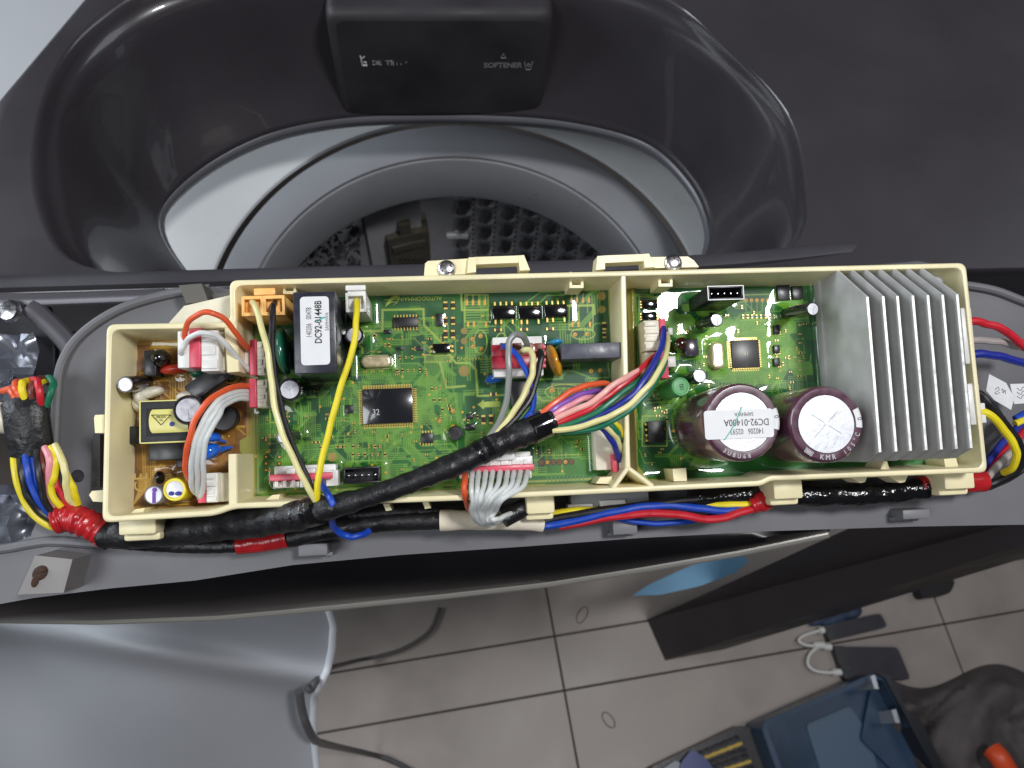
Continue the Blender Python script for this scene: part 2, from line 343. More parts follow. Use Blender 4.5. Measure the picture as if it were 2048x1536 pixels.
# ================================================================ CIRCUIT BOARDS
PCB_D, PCB_M, PCB_L, PCB_T = lin(8, 72, 32), lin(24, 100, 30), lin(70, 130, 34), lin(108, 158, 56)
SLK, PADC, COPPER, OLIVE = lin(178, 196, 84), lin(226, 172, 56), lin(112, 76, 30), lin(150, 148, 66)
class Board:
    RES = .25
    def __init__(s, box, board_px, base, border, seed):
        p0, p1, p2, p3 = box; s.x0, s.x1, s.y0, s.y1 = p0, p1, p2, p3
        s.w = int((s.x1-s.x0)/s.RES)+1; s.h = int((s.y1-s.y0)/s.RES)+1
        s.img = np.empty((s.h, s.w, 3)); s.img[:] = border; s.fp = []; s.r = random.Random(seed); s.n = np.random.default_rng(seed)
        s.X, s.Y = np.meshgrid(s.x0+np.arange(s.w)*s.RES, s.y0+np.arange(s.h)*s.RES); s.poly(board_px, base)
        s.walls = []; s.inside = [T(a, b)[:2] for a, b in board_px]
    def P(s, q): return T(q[0], q[1], 0)[:2]
    def blend(s, a, c, win=None):
        sl = win or (slice(None), slice(None)); s.img[sl] = s.img[sl]*(1-a[..., None])+np.array(c)*a[..., None]
    def win(s, x0, x1, y0, y1):
        i0 = max(0, int((y0-s.y0)/s.RES)-1); i1 = max(0, int((y1-s.y0)/s.RES)+3); j0 = max(0, int((x0-s.x0)/s.RES)-1); j1 = max(0, int((x1-s.x0)/s.RES)+3)
        return (slice(i0, i1), slice(j0, j1))
    def seg_mm(s, a, b, w, c, al=1):
        sl = s.win(min(a[0], b[0])-w, max(a[0], b[0])+w, min(a[1], b[1])-w, max(a[1], b[1])+w)
        X, Y = s.X[sl], s.Y[sl]
        if X.size == 0: return
        d = np.array(b)-np.array(a); l2 = max(1e-9, d@d); t = np.clip(((X-a[0])*d[0]+(Y-a[1])*d[1])/l2, 0, 1)
        D = np.hypot(X-a[0]-t*d[0], Y-a[1]-t*d[1]); s.blend(np.clip((w/2-D)/s.RES+.5, 0, 1)*al, c, sl)
    def line(s, pts, w, c, al=1):
        q = [s.P(p) for p in pts]
        for a, b in zip(q, q[1:]): s.seg_mm(a, b, w, c, al)
    def dot(s, p, r, c): a = s.P(p); s.seg_mm(a, a, 2*r, c)
    def poly(s, pts, c, al=1):
        q = np.array([s.P(p) for p in pts]); ins = np.zeros(s.X.shape, bool)
        for i in range(len(q)):
            (xa, ya), (xb, yb) = q[i-1], q[i]
            with np.errstate(divide='ignore', invalid='ignore'):
                k = ((ya > s.Y) != (yb > s.Y)) & (s.X < (xb-xa)*(s.Y-ya)/(yb-ya+1e-12)+xa)
            ins ^= k
        s.blend(ins*float(al), c)
    def rect(s, a, b, c, d, col, al=1): s.poly([(a, b), (c, b), (c, d), (a, d)], col, al)
    def frame(s, a, b, c, d, w, col): s.line([(a, b), (c, b), (c, d), (a, d), (a, b)], w, col)
    def via(s, p, r=.75, gold=True): s.dot(p, r*1.25, COPPER); s.dot(p, r, PADC if gold else COPPER); s.dot((p[0]+.5, p[1]+.5), r*.4, lin(70, 50, 20))
    def traces(s, a, b, c, d, n, col=PCB_T, w=.38, L=(3, 14), al=.92):
        x0, x1, y0, y1 = R4(a, b, c, d)
        for _ in range(n):
            p = np.array([s.r.uniform(x0, x1), s.r.uniform(y0, y1)]); ang = s.r.choice((0, 2, 4, 6)); bus = s.r.choice((1, 1, 2, 3, 4, 6)); pts = [p]
            o1 = np.array([-math.sin(ang*math.pi/4), math.cos(ang*math.pi/4)])*max(.8, w*2.1)
            for _k in range(s.r.choice((1, 2, 3))):
                l = s.r.uniform(*L); p = p+np.array([math.cos(ang*math.pi/4), math.sin(ang*math.pi/4)])*l; pts.append(p); ang += s.r.choice((-1, 1))
            for k in range(bus):
                Q = [np.clip(u+o1*k, (x0, y0), (x1, y1)) for u in pts]
                for u, v in zip(Q, Q[1:]): s.seg_mm(u, v, w, col, al)
            if s.r.random() < .4: s.seg_mm(pts[-1], pts[-1], .95, PADC if s.r.random() < .4 else col)
    def fan(s, a, b, n, c, d, col=PCB_T, w=.3):  # n traces from the line a-b to the line c-d
        for i in range(n):
            t = i/(n-1); p = (a[0]+(b[0]-a[0])*t, a[1]+(b[1]-a[1])*t); q = (c[0]+(d[0]-c[0])*t, c[1]+(d[1]-c[1])*t)
            m = (p[0]+(q[0]-p[0])*.45, p[1]+(q[1]-p[1])*.3); s.line([p, m, q], w, col, .8)
    def pours(s, a, b, c, d, n, col, sz=(4, 14), al=.75):
        x0, x1, y0, y1 = R4(a, b, c, d)
        for _ in range(n):
            w, h = s.r.uniform(*sz), s.r.uniform(*sz)*.6; x, y = s.r.uniform(x0, x1-w*.5), s.r.uniform(y0, y1-h*.5)
            sl = s.win(x, min(x+w, x1), y, min(y+h, y1)); k = min(w, h)*.3
            X, Y = s.X[sl], s.Y[sl]; ok = (X > x) & (X < min(x+w, x1)) & (Y > y) & (Y < min(y+h, y1)) & (X-x+Y-y > k) & (x+w-X+y+h-Y > k)
            s.blend(ok*al, col, sl)
    def foot(s, x0, x1, y0, y1, A): s.fp.append(('r', x0, x1, y0, y1, A))
    def footc(s, x, y, r, A): s.fp.append(('c', x, y, r, A))
    def build(s, root, lump=.5, coat=1.0):
        acc = np.zeros(s.X.shape)
        for f in s.fp:
            A = f[-1]; reach = 5.5
            if f[0] == 'r':
                sl = s.win(f[1]-reach, f[2]+reach, f[3]-reach, f[4]+reach); X, Y = s.X[sl], s.Y[sl]
                D = np.hypot(np.maximum(0, np.maximum(f[1]-X, X-f[2])), np.maximum(0, np.maximum(f[3]-Y, Y-f[4])))
            else:
                sl = s.win(f[1]-f[3]-reach, f[1]+f[3]+reach, f[2]-f[3]-reach, f[2]+f[3]+reach); D = np.maximum(0, np.hypot(s.X[sl]-f[1], s.Y[sl]-f[2])-f[3])
            acc[sl] = np.maximum(acc[sl], A*.8*np.exp(-D/1.15)*np.clip((reach-D)/2, 0, 1))
        for a, b, A in s.walls:
            a, b = s.P(a), s.P(b); d = (b-a)/np.linalg.norm(b-a)
            acc = np.maximum(acc, A*np.exp(-np.abs((s.X-a[0])*d[1]-(s.Y-a[1])*d[0])/1.6))
        low = s.n.normal(size=(s.h//22+3, s.w//22+3)); fy = np.linspace(0, low.shape[0]-1.001, s.h); fx = np.linspace(0, low.shape[1]-1.001, s.w)
        iy, ix = fy.astype(int), fx.astype(int); ty, tx = (fy-iy)[:, None], (fx-ix)[None, :]; ty = ty*ty*(3-2*ty); tx = tx*tx*(3-2*tx)
        L = (low[iy][:, ix]*(1-ty)*(1-tx)+low[iy+1][:, ix]*ty*(1-tx)+low[iy][:, ix+1]*(1-ty)*tx+low[iy+1][:, ix+1]*ty*tx)
        Z = acc+L*.03*lump
        idx = np.arange(s.h*s.w).reshape(s.h, s.w); q = np.stack([idx[:-1, :-1], idx[:-1, 1:], idx[1:, 1:], idx[1:, :-1]], -1).reshape(-1, 4)
        me = bpy.data.meshes.new('board'); og = ROOT[root.name][0]
        co = (np.stack([s.X, s.Y, Z], -1).reshape(-1, 3)-og)*MM
        me.vertices.add(len(co)); me.vertices.foreach_set('co', co.ravel())
        me.loops.add(q.size); me.loops.foreach_set('vertex_index', q.ravel().astype(np.int32))
        me.polygons.add(len(q)); me.polygons.foreach_set('loop_start', np.arange(0, q.size, 4, dtype=np.int32)); me.polygons.foreach_set('loop_total', np.full(len(q), 4, np.int32))
        me.update(calc_edges=True); me.polygons.foreach_set('use_smooth', np.ones(len(q), bool))
        at = me.color_attributes.new('print', 'FLOAT_COLOR', 'POINT'); at.data.foreach_set('color', np.c_[np.clip(s.img.reshape(-1, 3), 0, 1), np.ones(len(co))].ravel())
        m = mat('board_coated', (.1, .1, .1), .5, coat=coat, coat_r=.025)
        if 'done' not in m:
            nt = m.node_tree; a = nt.nodes.new('ShaderNodeAttribute'); a.attribute_name = 'print'
            n = nt.nodes.new('ShaderNodeTexNoise'); n.inputs['Scale'].default_value = 90; n.inputs['Detail'].default_value = 5
            tc = nt.nodes.new('ShaderNodeTexCoord'); nt.links.new(tc.outputs['Object'], n.inputs['Vector'])
            r = nt.nodes.new('ShaderNodeMapRange'); r.inputs[1].default_value = .3; r.inputs[2].default_value = .7; r.inputs[3].default_value = .8; r.inputs[4].default_value = 1.15
            x = nt.nodes.new('ShaderNodeVectorMath'); x.operation = 'SCALE'; nt.links.new(n.outputs['Fac'], r.inputs[0]); nt.links.new(a.outputs['Color'], x.inputs[0]); nt.links.new(r.outputs[0], x.inputs['Scale'])
            nt.links.new(x.outputs[0], nt.nodes['Principled BSDF'].inputs['Base Color']); m['done'] = 1
        me.materials.append(m); o = bpy.data.objects.new('board', me); _link(o, root); return o
# ---- component builders: b = Board, root = its Empty; sizes come from pixel boxes on the plane at the part's own top
def sc(z): return (315-z)/FPX
def capacitor(b, root, cx, cy, rpx, h, sleeve=CASE, top=CAPTOP, label=None, disc=.76, cross=True, tilt=None, name='electrolytic_capacitor', z0=0):
    c = T(cx, cy, h); r = rpx*np.linalg.norm(T(cx+10, cy, h)-T(cx-10, cy, h))/20
    base = c.copy(); base[2] = z0; ax = np.array([0, 0, 1.]); L = h-z0
    if tilt is not None: bx = T(tilt[0], tilt[1], z0); ax = c-bx; L = np.linalg.norm(ax); ax = ax/L; base = bx
    m = MB().lathe(base, [(r*.97, 0), (r, .4), (r, L-r*.16), (r*.985, L-r*.07), (r*.93, L-.02), (r*.86, L), (r*disc*1.02, L-.08)], 36, ax, cap1=False)
    o = obj(name, m, sleeve, root, smooth=40, label=label)
    m = MB().lathe(base, [(0.001, L-.06), (r*disc*.6, L-.06), (r*disc, L-.1)], 36, ax, cap0=False, cap1=False); m.F = [f[::-1] for f in m.F]
    t = obj('vent_top', m, top, o, smooth=0 if 0 else 40)
    if cross:
        m = MB(); k = .18+.02*r
        for a in (.6, 2.7, 4.8):
            u = np.array([math.cos(a), math.sin(a), 0]); v = np.array([-u[1], u[0], 0]); cc = base+ax*(L+.0)
            m.add([cc+v*-.5*k*.4, cc+u*r*disc*.9-v*.5*k*.4, cc+u*r*disc*.9+v*.5*k*.4, cc+v*.5*k*.4], [(0, 1, 2, 3)])
        obj('vent_groove', m, GREYINK, o, smooth=0)
    b.footc(base[0], base[1], r, min(2.6, .35*h)); return o, c, r
def block(b, root, name, q, h, m, bev=.4, label=None, z0=-.2, A=None, foot=True, taper=0):
    x0, x1, y0, y1 = R4(*q, h); mb = MB().box(x0, x1, y0, y1, z0, h, bev)
    o = obj(name, mb, m, root, label=label)
    if foot: b.foot(x0, x1, y0, y1, A if A is not None else min(2.4, .35*h))
    return o
def pinrow(mb, x0, y0, x1, y1, n, out, w, z=.9, reach=1.6):  # gull-wing leads along a body edge (mm)
    for i in range(n):
        t = (i+.5)/n; x, y = x0+(x1-x0)*t, y0+(y1-y0)*t; ox, oy = out; px_, py_ = -oy, ox
        P = [(x-px_*w/2, y-py_*w/2), (x+px_*w/2, y+py_*w/2)]
        V = [];
        for d, zz in ((-.1, z), (.45*reach, z), (.6*reach, .12), (reach, .1)):
            V += [(P[0][0]+ox*d, P[0][1]+oy*d, zz), (P[1][0]+ox*d, P[1][1]+oy*d, zz)]
        mb.add(V, [(0, 2, 3, 1), (2, 4, 5, 3), (4, 6, 7, 5)])
def chip(b, root, q, h, sides, w=.35, reach=1.5, name='chip', m=BLACKP, label=None, z=None, pin_name='lead'):
    x0, x1, y0, y1 = R4(*q, h); o = obj(name, MB().box(x0, x1, y0, y1, .15, h, .18), m, root, label=label); z = z or h*.5; mb = MB()
    for s_, n in sides.items():
        if s_ == 't': pinrow(mb, x0, y1, x1, y1, n, (0, 1), w, z, reach)
        if s_ == 'b': pinrow(mb, x0, y0, x1, y0, n, (0, -1), w, z, reach)
        if s_ == 'l': pinrow(mb, x0, y0, x0, y1, n, (-1, 0), w, z, reach)
        if s_ == 'r': pinrow(mb, x1, y0, x1, y1, n, (1, 0), w, z, reach)
    obj(pin_name, mb, GOLD, o, smooth=0, kind='stuff' if sum(sides.values()) > 20 else None); b.foot(x0, x1, y0, y1, .1); return o, (x0, x1, y0, y1)
def disc_cap(b, root, cx, cy, z, rx, ry, rz, ang, m, label, name='disc_capacitor', legs=None):
    c = T(cx, cy, z); mb = MB().ball(c, rx, ry, rz, 24, 14, ang)
    if legs is not None:
        e = T(*legs); mb.tube(spline([c, (c+e)/2+np.array([0, 0, .4]), e], 6), np.linspace(min(rx, ry)*.75, .45, 13), 10)
    b.footc(c[0], c[1], min(rx, ry), .7); return obj(name, mb, m, root, label=label)
def smd(b, root, q, vert, m=BLACKP, name='resistor', h=.75):
    x0, x1, y0, y1 = R4(*q, .4); mb = MB()
    if vert:
        e = (y1-y0)*.24; mb.box(x0, x1, y0+e, y1-e, 0, h, .1).mi(1).box(x0, x1, y0, y0+e-.02, 0, h*.92, .1).box(x0, x1, y1-e+.02, y1, 0, h*.92, .1)
    else:
        e = (x1-x0)*.24; mb.box(x0+e, x1-e, y0, y1, 0, h, .1).mi(1).box(x0, x0+e-.02, y0, y1, 0, h*.92, .1).box(x1-e+.02, x1, y0, y1, 0, h*.92, .1)
    return obj(name, mb, [m, GOLD], root, smooth=0)
DARKBROWN = mat('resistor_body', lin(52, 36, 28), .3)
TAN = mat('chip_capacitor_body', lin(134, 104, 62), .4)
def tiny(b, root, spots):                      # dozens of parts too small to pick apart: one joined mesh each
    A, B_ = MB(), MB()
    for (x, y, v, k) in spots:
        p = T(x, y, .3); l, w = (1.5, .75) if k else (1.15, .6); a, c = (w/2, l/2) if v else (l/2, w/2)
        (A if k else B_).box(p[0]-a*(1 if v else .5), p[0]+a*(1 if v else .5), p[1]-c*(.5 if v else 1), p[1]+c*(.5 if v else 1), 0, .5)
        for s_ in (-1, 1):
            if v: B_.mi(1).box(p[0]-a, p[0]+a, p[1]+s_*c*.75-c*.24, p[1]+s_*c*.75+c*.24, 0, .46)
            else: B_.mi(1).box(p[0]+s_*a*.75-a*.24, p[0]+s_*a*.75+a*.24, p[1]-c, p[1]+c, 0, .46)
        B_.mi(0)
    if A.V: obj('small_resistors', A, DARKBROWN, root, smooth=0, kind='stuff')
    if B_.V: obj('small_capacitors', B_, [TAN, GOLD], root, smooth=0, kind='stuff')
# ---------------------------------------------------------------- main board
def comp_box(a, b, c, d): return R4(a, b, c, d, 0)
main = thing('circuit_board', 'middle green circuit board with the large square chip marked 32, potted in clear gel', 'circuit board', T(870, 770, 0))
mbx = list(comp_box(478, 572, 1247, 1000)); 
B = Board(mbx, [(508, 590), (1222, 574), (1236, 962), (512, 992)], PCB_M, OLIVE, 3)
B.walls = [((480, 578), (1247, 562), 3.2), ((1243, 560), (1252, 1000), 2.6), ((480, 1003), (1247, 975), 2.6)]
B.line([(512, 594), (1218, 579), (1231, 956), (516, 986), (512, 594)], .9, lin(140, 150, 60))
B.pours(515, 596, 1215, 955, 40, PCB_L, (4, 12), .6); B.pours(515, 596, 1215, 955, 60, PCB_D, (5, 20), .8)
B.poly([(925, 582), (1215, 577), (1225, 760), (1060, 790), (955, 755), (920, 690)], PCB_D, .85)
B.poly([(740, 600), (905, 598), (905, 650), (860, 650), (840, 612), (770, 612)], PCB_D, .7)
B.poly([(880, 785), (925, 785), (925, 850), (880, 850)], PCB_L, .9); B.poly([(1085, 850), (1180, 870), (1180, 950), (1090, 955)], PCB_L, .5)
B.traces(515, 640, 915, 985, 150); B.traces(700, 640, 920, 940, 90, L=(2, 7), w=.3); B.traces(930, 585, 1215, 760, 40, w=.5); B.traces(930, 760, 1225, 950, 50)
B.traces(515, 840, 930, 985, 60, L=(1.5, 6), w=.3); B.pours(515, 640, 915, 985, 40, PCB_D, (1.5, 4), .85); B.pours(520, 640, 915, 985, 50, lin(100, 156, 46), (1, 2.6), .8)
for k in range(10): B.line([(850+k*3.2, 720), (850+k*3.2, 742+k), (836+k*2, 760+k*2), (836+k*2, 772)], .3, PCB_T)
B.fan((728, 768), (822, 764), 30, (720, 735), (840, 728)); B.fan((728, 852), (824, 847), 30, (700, 885), (850, 880)); B.fan((716, 782), (716, 842), 20, (684, 770), (680, 860)); B.fan((834, 776), (834, 838), 20, (862, 770), (866, 850))
for q in ([(725, 706), (726, 663), (765, 662), (765, 620), (847, 618), (848, 650), (882, 684)], [(896, 708), (912, 726), (940, 726), (952, 740), (955, 792), (1070, 788), (1085, 802), (1215, 798)], [(922, 584), (924, 620), (975, 620)],
          [(1135, 612), (1188, 610), (1190, 628)], [(880, 725), (893, 775), (930, 772)], [(1140, 650), (1155, 640), (1155, 625)]): B.line(q, .85, lin(150, 176, 74))
for q in ((930, 590, 976, 644), (1138, 612, 1186, 660), (850, 710, 902, 724), (540, 820, 570, 845), (1104, 768, 1180, 800)): B.frame(*q, .28, SLK)
B.rect(850, 711, 901, 724, lin(130, 150, 70), .5)
for cx, cy, w, h in ((961, 684, 13, 24), (1166, 668, 24, 11), (1130, 784, 40, 15), (1003, 690, 13, 24)):     # rounded outlines with their pads
    P = [(cx+w*math.cos(a)*(1 if abs(math.cos(a)) < .9 else 1), cy+h*math.sin(a)) for a in np.linspace(0, 2*math.pi, 25)]; B.line(P, .28, SLK)
for p in ((961, 672), (963, 698), (1150, 669), (1174, 668), (1103, 781), (1139, 780), (945, 678), (946, 693), (906, 853), (906, 822), (880, 842), (1182, 742), (1200, 741)): B.via(p)
B.line([(1117, 775), (1117, 790), (1128, 775), (1128, 790)], .25, SLK)
for k in range(6): B.dot((1083+k*12, 925-k*.3), 1.25, lin(60, 38, 20)); B.via((1083+k*12, 925-k*.3), .7, k in (1, 4))
for k in range(4): B.line([(1084+k*24, 914), (1084+k*24, 905)], .22, SLK)
B.line([(1080, 911), (1162, 909)], .22, SLK)
for x in (934, 946, 958, 970): B.line([(x, 601), (x, 609)], .85, PADC); B.line([(x, 600), (x, 590)], .25, SLK)
for x in (1143, 1154, 1166, 1178): B.line([(x, 597), (x, 604)], .8, PADC); B.line([(x, 596), (x, 587)], .25, SLK)
for x in (936, 948, 972, 1145, 1157, 1180): B.line([(x, 645), (x, 652)], .85, PADC)
for x in (534, 535, 533): pass
for y in (880, 914, 927, 940): B.dot((532, y), .9, lin(60, 40, 24)); B.dot((532, y), .45, PADC)
for y in (914, 927, 939): B.dot((559, y), .9, lin(60, 60, 30)); B.dot((559, y), .45, PADC)
for p, r in (((928, 742), 2.2), ((665, 914), 1.8), ((1203, 592), 1.8), ((1204, 619), 1.5), ((928, 662), 1.3), ((928, 682), 1.3)): B.dot(p, r, lin(150, 130, 60))
B.poly([(955, 809), (968, 799), (968, 803), (1000, 802), (1000, 813), (968, 815), (968, 819)], SLK, .9)
for k in range(10): B.line([(1095+k*8, 950), (1095+k*8, 962)], .5, PCB_L)
B.poly([(770, 614), (779, 597), (792, 590), (800, 594), (794, 606), (783, 612), (796, 603), (796, 596), (788, 597), (780, 607)], SLK, .9)
B.line([(770, 600), (800, 598)], .25, SLK); B.line([(772, 606), (795, 603)], .25, SLK)
for cy in (596, 594): pass
# components
def silk(body, px, py, size, ang, parent, m=SILK, sx=1): return text('lettering', body, T(px, py, .34), size, ang, m, parent, .04, sx=sx)
rl = math.radians(-.5)
silk('AUTODOMMAIN', 840, 597, 2.3, math.pi+rl, main); silk('WARNING', 940, 717, 2.2, math.pi+rl, main)
tr = block(B, main, 'relay', (587, 583, 672, 747), 33, NAVYP, .5, 'tall black relay block with a white label on top', A=2.4)
x0, x1, y0, y1 = R4(601, 593, 659, 730, 33.1); lb = obj('sticker', MB().prism(fillet([(x0, y0), (x1, y0), (x1, y1), (x0, y1)], 1.6), 33.0, 33.12), PAPER, tr)
up = math.pi/2+rl
def on_label(body, px, py, size, m, sx=.8, bold=0): text('lettering', body, T(px, py, 33.2), size, up, m, tr, .05, sx=sx, bold=bold)
on_label('140206   00478', 618, 645, 2.7, INKG, .64); on_label('DC92-01448B', 637, 644, 3.4, INK, .78, .05); on_label('SAMHWA', 654, 643, 1.7, INKG, .9)
p, q = T(634, 643, 33.17), T(650, 634, 33.17); obj('pen_mark', MB().tube([p, (p+q)/2+np.array([0, .2, 0]), q], .28, 6, flat=.15), TEAL, tr)
block(B, main, 'relay_base', (600, 600, 700, 757), 7, BLACKG, .8, 'wide black base beneath the relay', A=1.5)
# two-way orange header and one-way white header
def socket_box(b, root, name, q, h, m, holes, latch, label):
    x0, x1, y0, y1 = R4(*q, h); mb = MB().box(x0, x1, y0, y1, -.2, h-3, .3)
    w = (x1-x0)/holes; e = .95                 # walls round each hole
    for k in range(holes):
        a, c = x0+w*k, x0+w*(k+1); mb.box(a, a+e, y0, y1, h-3.05, h, .15).box(c-e, c, y0, y1, h-3.05, h-.01, .15).box(a+e-.1, c-e+.1, y0, y0+e+.3, h-3.05, h-.02, .1).box(a+e-.1, c-e+.1, y1-e-.3, y1, h-3.05, h-.02, .1)
    o = obj(name, mb, m, root, label=label); b.foot(x0, x1, y0, y1, 1.8)
    a0, a1, b0, b1 = R4(*latch, h+1); obj('latch', MB().box(a0, a1, b0, b1, h-1.2, h+.2, .4).box(a0+.6, a1-.3, b0-1.2, b0+.6, h-6, h-1, .4), m, o)
    return o
socket_box(B, main, 'connector', (483, 591, 569, 631), 24, ORANGEP, 2, (506, 575, 549, 589), 'orange two-way connector in the board corner')
socket_box(B, main, 'connector', (691, 585, 732, 624), 24, WHITE, 1, (690, 569, 731, 580), 'white single-way connector with a yellow wire')
disc_cap(B, main, 568, 703, 9, 3.1, 9.2, 8.5, .12, GREENC, 'dark green disc varistor beside the relay', 'varistor')
capacitor(B, main, 579, 779, 24, 17, label='black capacitor with a silver top, right of the pink plugs')
text('lettering', '470', T(602, 781, 16.6), 1.9, math.pi/2+.1, WHITEINK, main, .05)
capacitor(B, main, 708, 670, 19, 16, label='black capacitor partly hidden by the yellow wire')
capacitor(B, main, 566, 874, 15, 12, tilt=(592, 872), label='small leaning capacitor behind the black wire')
def crystal(b, root, q, h, label):
    x0, x1, y0, y1 = R4(*q, h); r = min(x1-x0, y1-y0)/2
    def stad(d, z): return np.c_[fillet([(x0+d, y0+d), (x1-d, y0+d), (x1-d, y1-d), (x0+d, y1-d)], r-d, 8), np.full(36, z)]
    m = MB(); A = [stad(-.55, .1), stad(-.55, .7), stad(-.1, .8), stad(0, 1.2), stad(0, h-.8), stad(.25, h-.2), stad(.7, h), stad(1.3, h)]
    m.grid(np.array(A[:-1]+[A[-1]]), closed=True); m.add(A[-1][::-1], [list(range(36))[::-1]])
    o = obj('crystal', m, mat('gold_can', lin(226, 212, 172), .25, metal=.45, noise=(400, .1)), root, smooth=50, label=label); b.foot(x0, x1, y0, y1, 1.2)
crystal(B, main, (723, 711, 782, 734), 3.6, 'lying oblong crystal can')
q32, bx = chip(B, main, (725, 777, 825, 847), 2.2, {'t': 30, 'b': 30, 'l': 20, 'r': 20}, .3, 1.7, 'microcontroller', mat('chip_top', lin(34, 35, 40), .16, coat=.7, coat_r=.04, noise=(80, .1)), 'large square chip marked 32')
text('lettering', '32', T(752, 825, 2.25), 3.4, rl, WHITEINK, q32, .05, sx=.85)
chip(B, main, (786, 634, 836, 654), 1.6, {'t': 8, 'b': 8}, .45, 1.2, label='sixteen-legged chip'); chip(B, main, (843, 866, 866, 886), 1.4, {'t': 4, 'b': 4}, .45, 1, label='eight-legged chip')
chip(B, main, (866, 687, 900, 706), 2.4, {'l': 2, 'r': 2}, .9, 1.4, m=BLACKG, label='four-legged optocoupler')
for a in (985, 1037, 1089):
    x0, x1, y0, y1 = R4(a, 610 if a < 1080 else 608, a+46, 638 if a < 1080 else 634, 2.6); o = obj('optocoupler', MB().box(x0, x1, y0, y1, .1, 2.6, .5), BLACKG, main, label='glossy black optocoupler in the row of three'); B.foot(x0, x1, y0, y1, 1.5)
    mb = MB(); w = (x1-x0)/4
    for k in range(4):
        x = x0+w*(k+.5); mb.box(x-.45, x+.45, y1-.1, y1+1.7, .1, 1.2, .2)
        if k != 2: mb.box(x-.45, x+.45, y0-1.9, y0+.1, .1, 1.2, .2)
    obj('lead', mb, GOLD, o, smooth=0)
for q in ((887, 603, 895, 619), (902, 603, 910, 619), (887, 634, 895, 650), (902, 634, 910, 650), (887, 660, 895, 677), (902, 660, 910, 677), (963, 830, 971, 849), (978, 829, 986, 848), (1205, 644, 1212, 660), (1205, 664, 1212, 676)):
    smd(B, main, q, True, DARKBROWN)
for q in ((988, 657, 1004, 663), (1040, 656, 1056, 662), (1092, 655, 1108, 661)): smd(B, main, q, False, DARKBROWN)
for q in ((872, 627, 886, 652), (932, 848, 950, 860), (690, 810, 706, 826), (932, 828, 946, 838)): block(B, main, 'diode', q, 1.4, BLACKP, .2, A=.5)
for q in ((768, 659, 782, 667), (832, 693, 846, 700), (792, 694, 806, 700)): block(B, main, 'transistor', q, 1, BLACKP, .15, A=.3)
R_ = random.Random(5); spots = []
for y, xs in ((872, (540, 550, 560)), (893, (672, 680, 688, 706, 716, 738, 748, 760)), (909, (706, 718, 730, 744, 756, 770)), (741, (794, 805, 816, 828, 840, 852)), (715, (800, 812, 824)), (778, (864, 872)), (800, (868, 880, 892)), (690, (770, 778))):
    for x in xs: spots.append((x, y, True, R_.random() < .45))
for _ in range(95):
    x, y = R_.uniform(520, 915), R_.uniform(668, 945)
    if (712 < x < 850 and 755 < y < 860) or (560 < x < 710 and y < 765) or (836 < x < 930 and 690 < y < 712): continue
    spots.append((x, y, R_.random() < .5, R_.random() < .4))
for _ in range(34): spots.append((R_.uniform(930, 1180), R_.uniform(815, 935), R_.random() < .5, R_.random() < .5))
for p in ((758, 704), (762, 742), (744, 703), (746, 743), (776, 678), (783, 678)): spots.append((*p, False, False))
tiny(B, main, spots)
o = capacitor(B, main, 911, 866, 15, 5, sleeve=BLACKP, top=BLACKP, cross=False, disc=.8, name='buzzer', label='small round black buzzer')
# white two-row header that takes the dark red plug
block(B, main, 'header', (986, 673, 1086, 753), 13, WHITE, .5, 'white mains header under the dark red plug')
disc_cap(B, main, 1110, 685, 6, 3.2, 1.4, 4, .12, SKYC, 'light blue disc capacitor', legs=None); disc_cap(B, main, 992, 756, 5, 4.6, 2.0, 4, .25, BLUEC, 'blue disc capacitor under the mains header')
disc_cap(B, main, 1108, 722, 8, 2.4, 6.8, 6.5, .28, AMBER, 'amber disc varistor beside the mains header', 'varistor')
gr = block(B, main, 'relay', (1123, 686, 1244, 717), 17, GREYP, .3, 'long grey relay with a round dimple')
p = T(1182, 701, 17.02); obj('dimple', MB().lathe(p, [(1.25, -.5), (1.25, .04), (1.0, .05), (.95, -.25), (.01, -.28)], 20), mat('dimple_grey', lin(50, 52, 62), .4), gr)
block(B, main, 'filter_block', (1022, 762, 1062, 812), 6, BLACKP, .4, 'black block under the mains wires')
for q in ((1018, 781, 1032, 788), (980, 785, 994, 792)): smd(B, main, q, False, DARKBROWN)
def header(b, root, q, h, m, pins, label, name='header', z0=-.2):   # open box with pins standing in it
    x0, x1, y0, y1 = R4(*q, h); t = .75; mb = MB().box(x0, x1, y0, y0+t, z0, h, .15).box(x0, x1, y1-t, y1, z0, h-.01, .15).box(x0, x0+t, y0+t, y1-t, z0, h-.02, .1).box(x1-t, x1, y0+t, y1-t, z0, h-.02, .1).box(x0+t, x1-t, y0+t, y1-t, z0, h*.35)
    o = obj(name, mb, m, root, label=label); b.foot(x0, x1, y0, y1, 2.2)
    for k in range(pins): x = x0+(x1-x0)*(k+.75)/(pins+.5); obj('pin', MB().box(x-.3, x+.3, (y0+y1)/2-.3, (y0+y1)/2+.3, h*.34, h-1.4, .1), SILVER, o)
    return o, (x0, x1, y0, y1)
header(B, main, (686, 934, 760, 967), 9, BLACKP, 5, 'black five-pin header, empty')
block(B, main, 'header', (548, 930, 672, 968), 7, WHITE, .5, 'white header under the six-way pink-edged plug', A=1.5)
block(B, main, 'header', (938, 905, 1062, 945), 7, WHITE, .5, 'white header under the ribbon of white wires', A=1.5)
block(B, main, 'header', (1190, 846, 1236, 940), 8, IVORY, .5, 'tall white header against the divider', A=1.5)
block(B, main, 'header', (512, 682, 534, 750), 9, IVORY, .5, 'white header under the upper pink plug', A=1.5); block(B, main, 'header', (512, 759, 538, 815), 9, IVORY, .5, 'white header under the lower pink plug', A=1.5)
B.build(main)
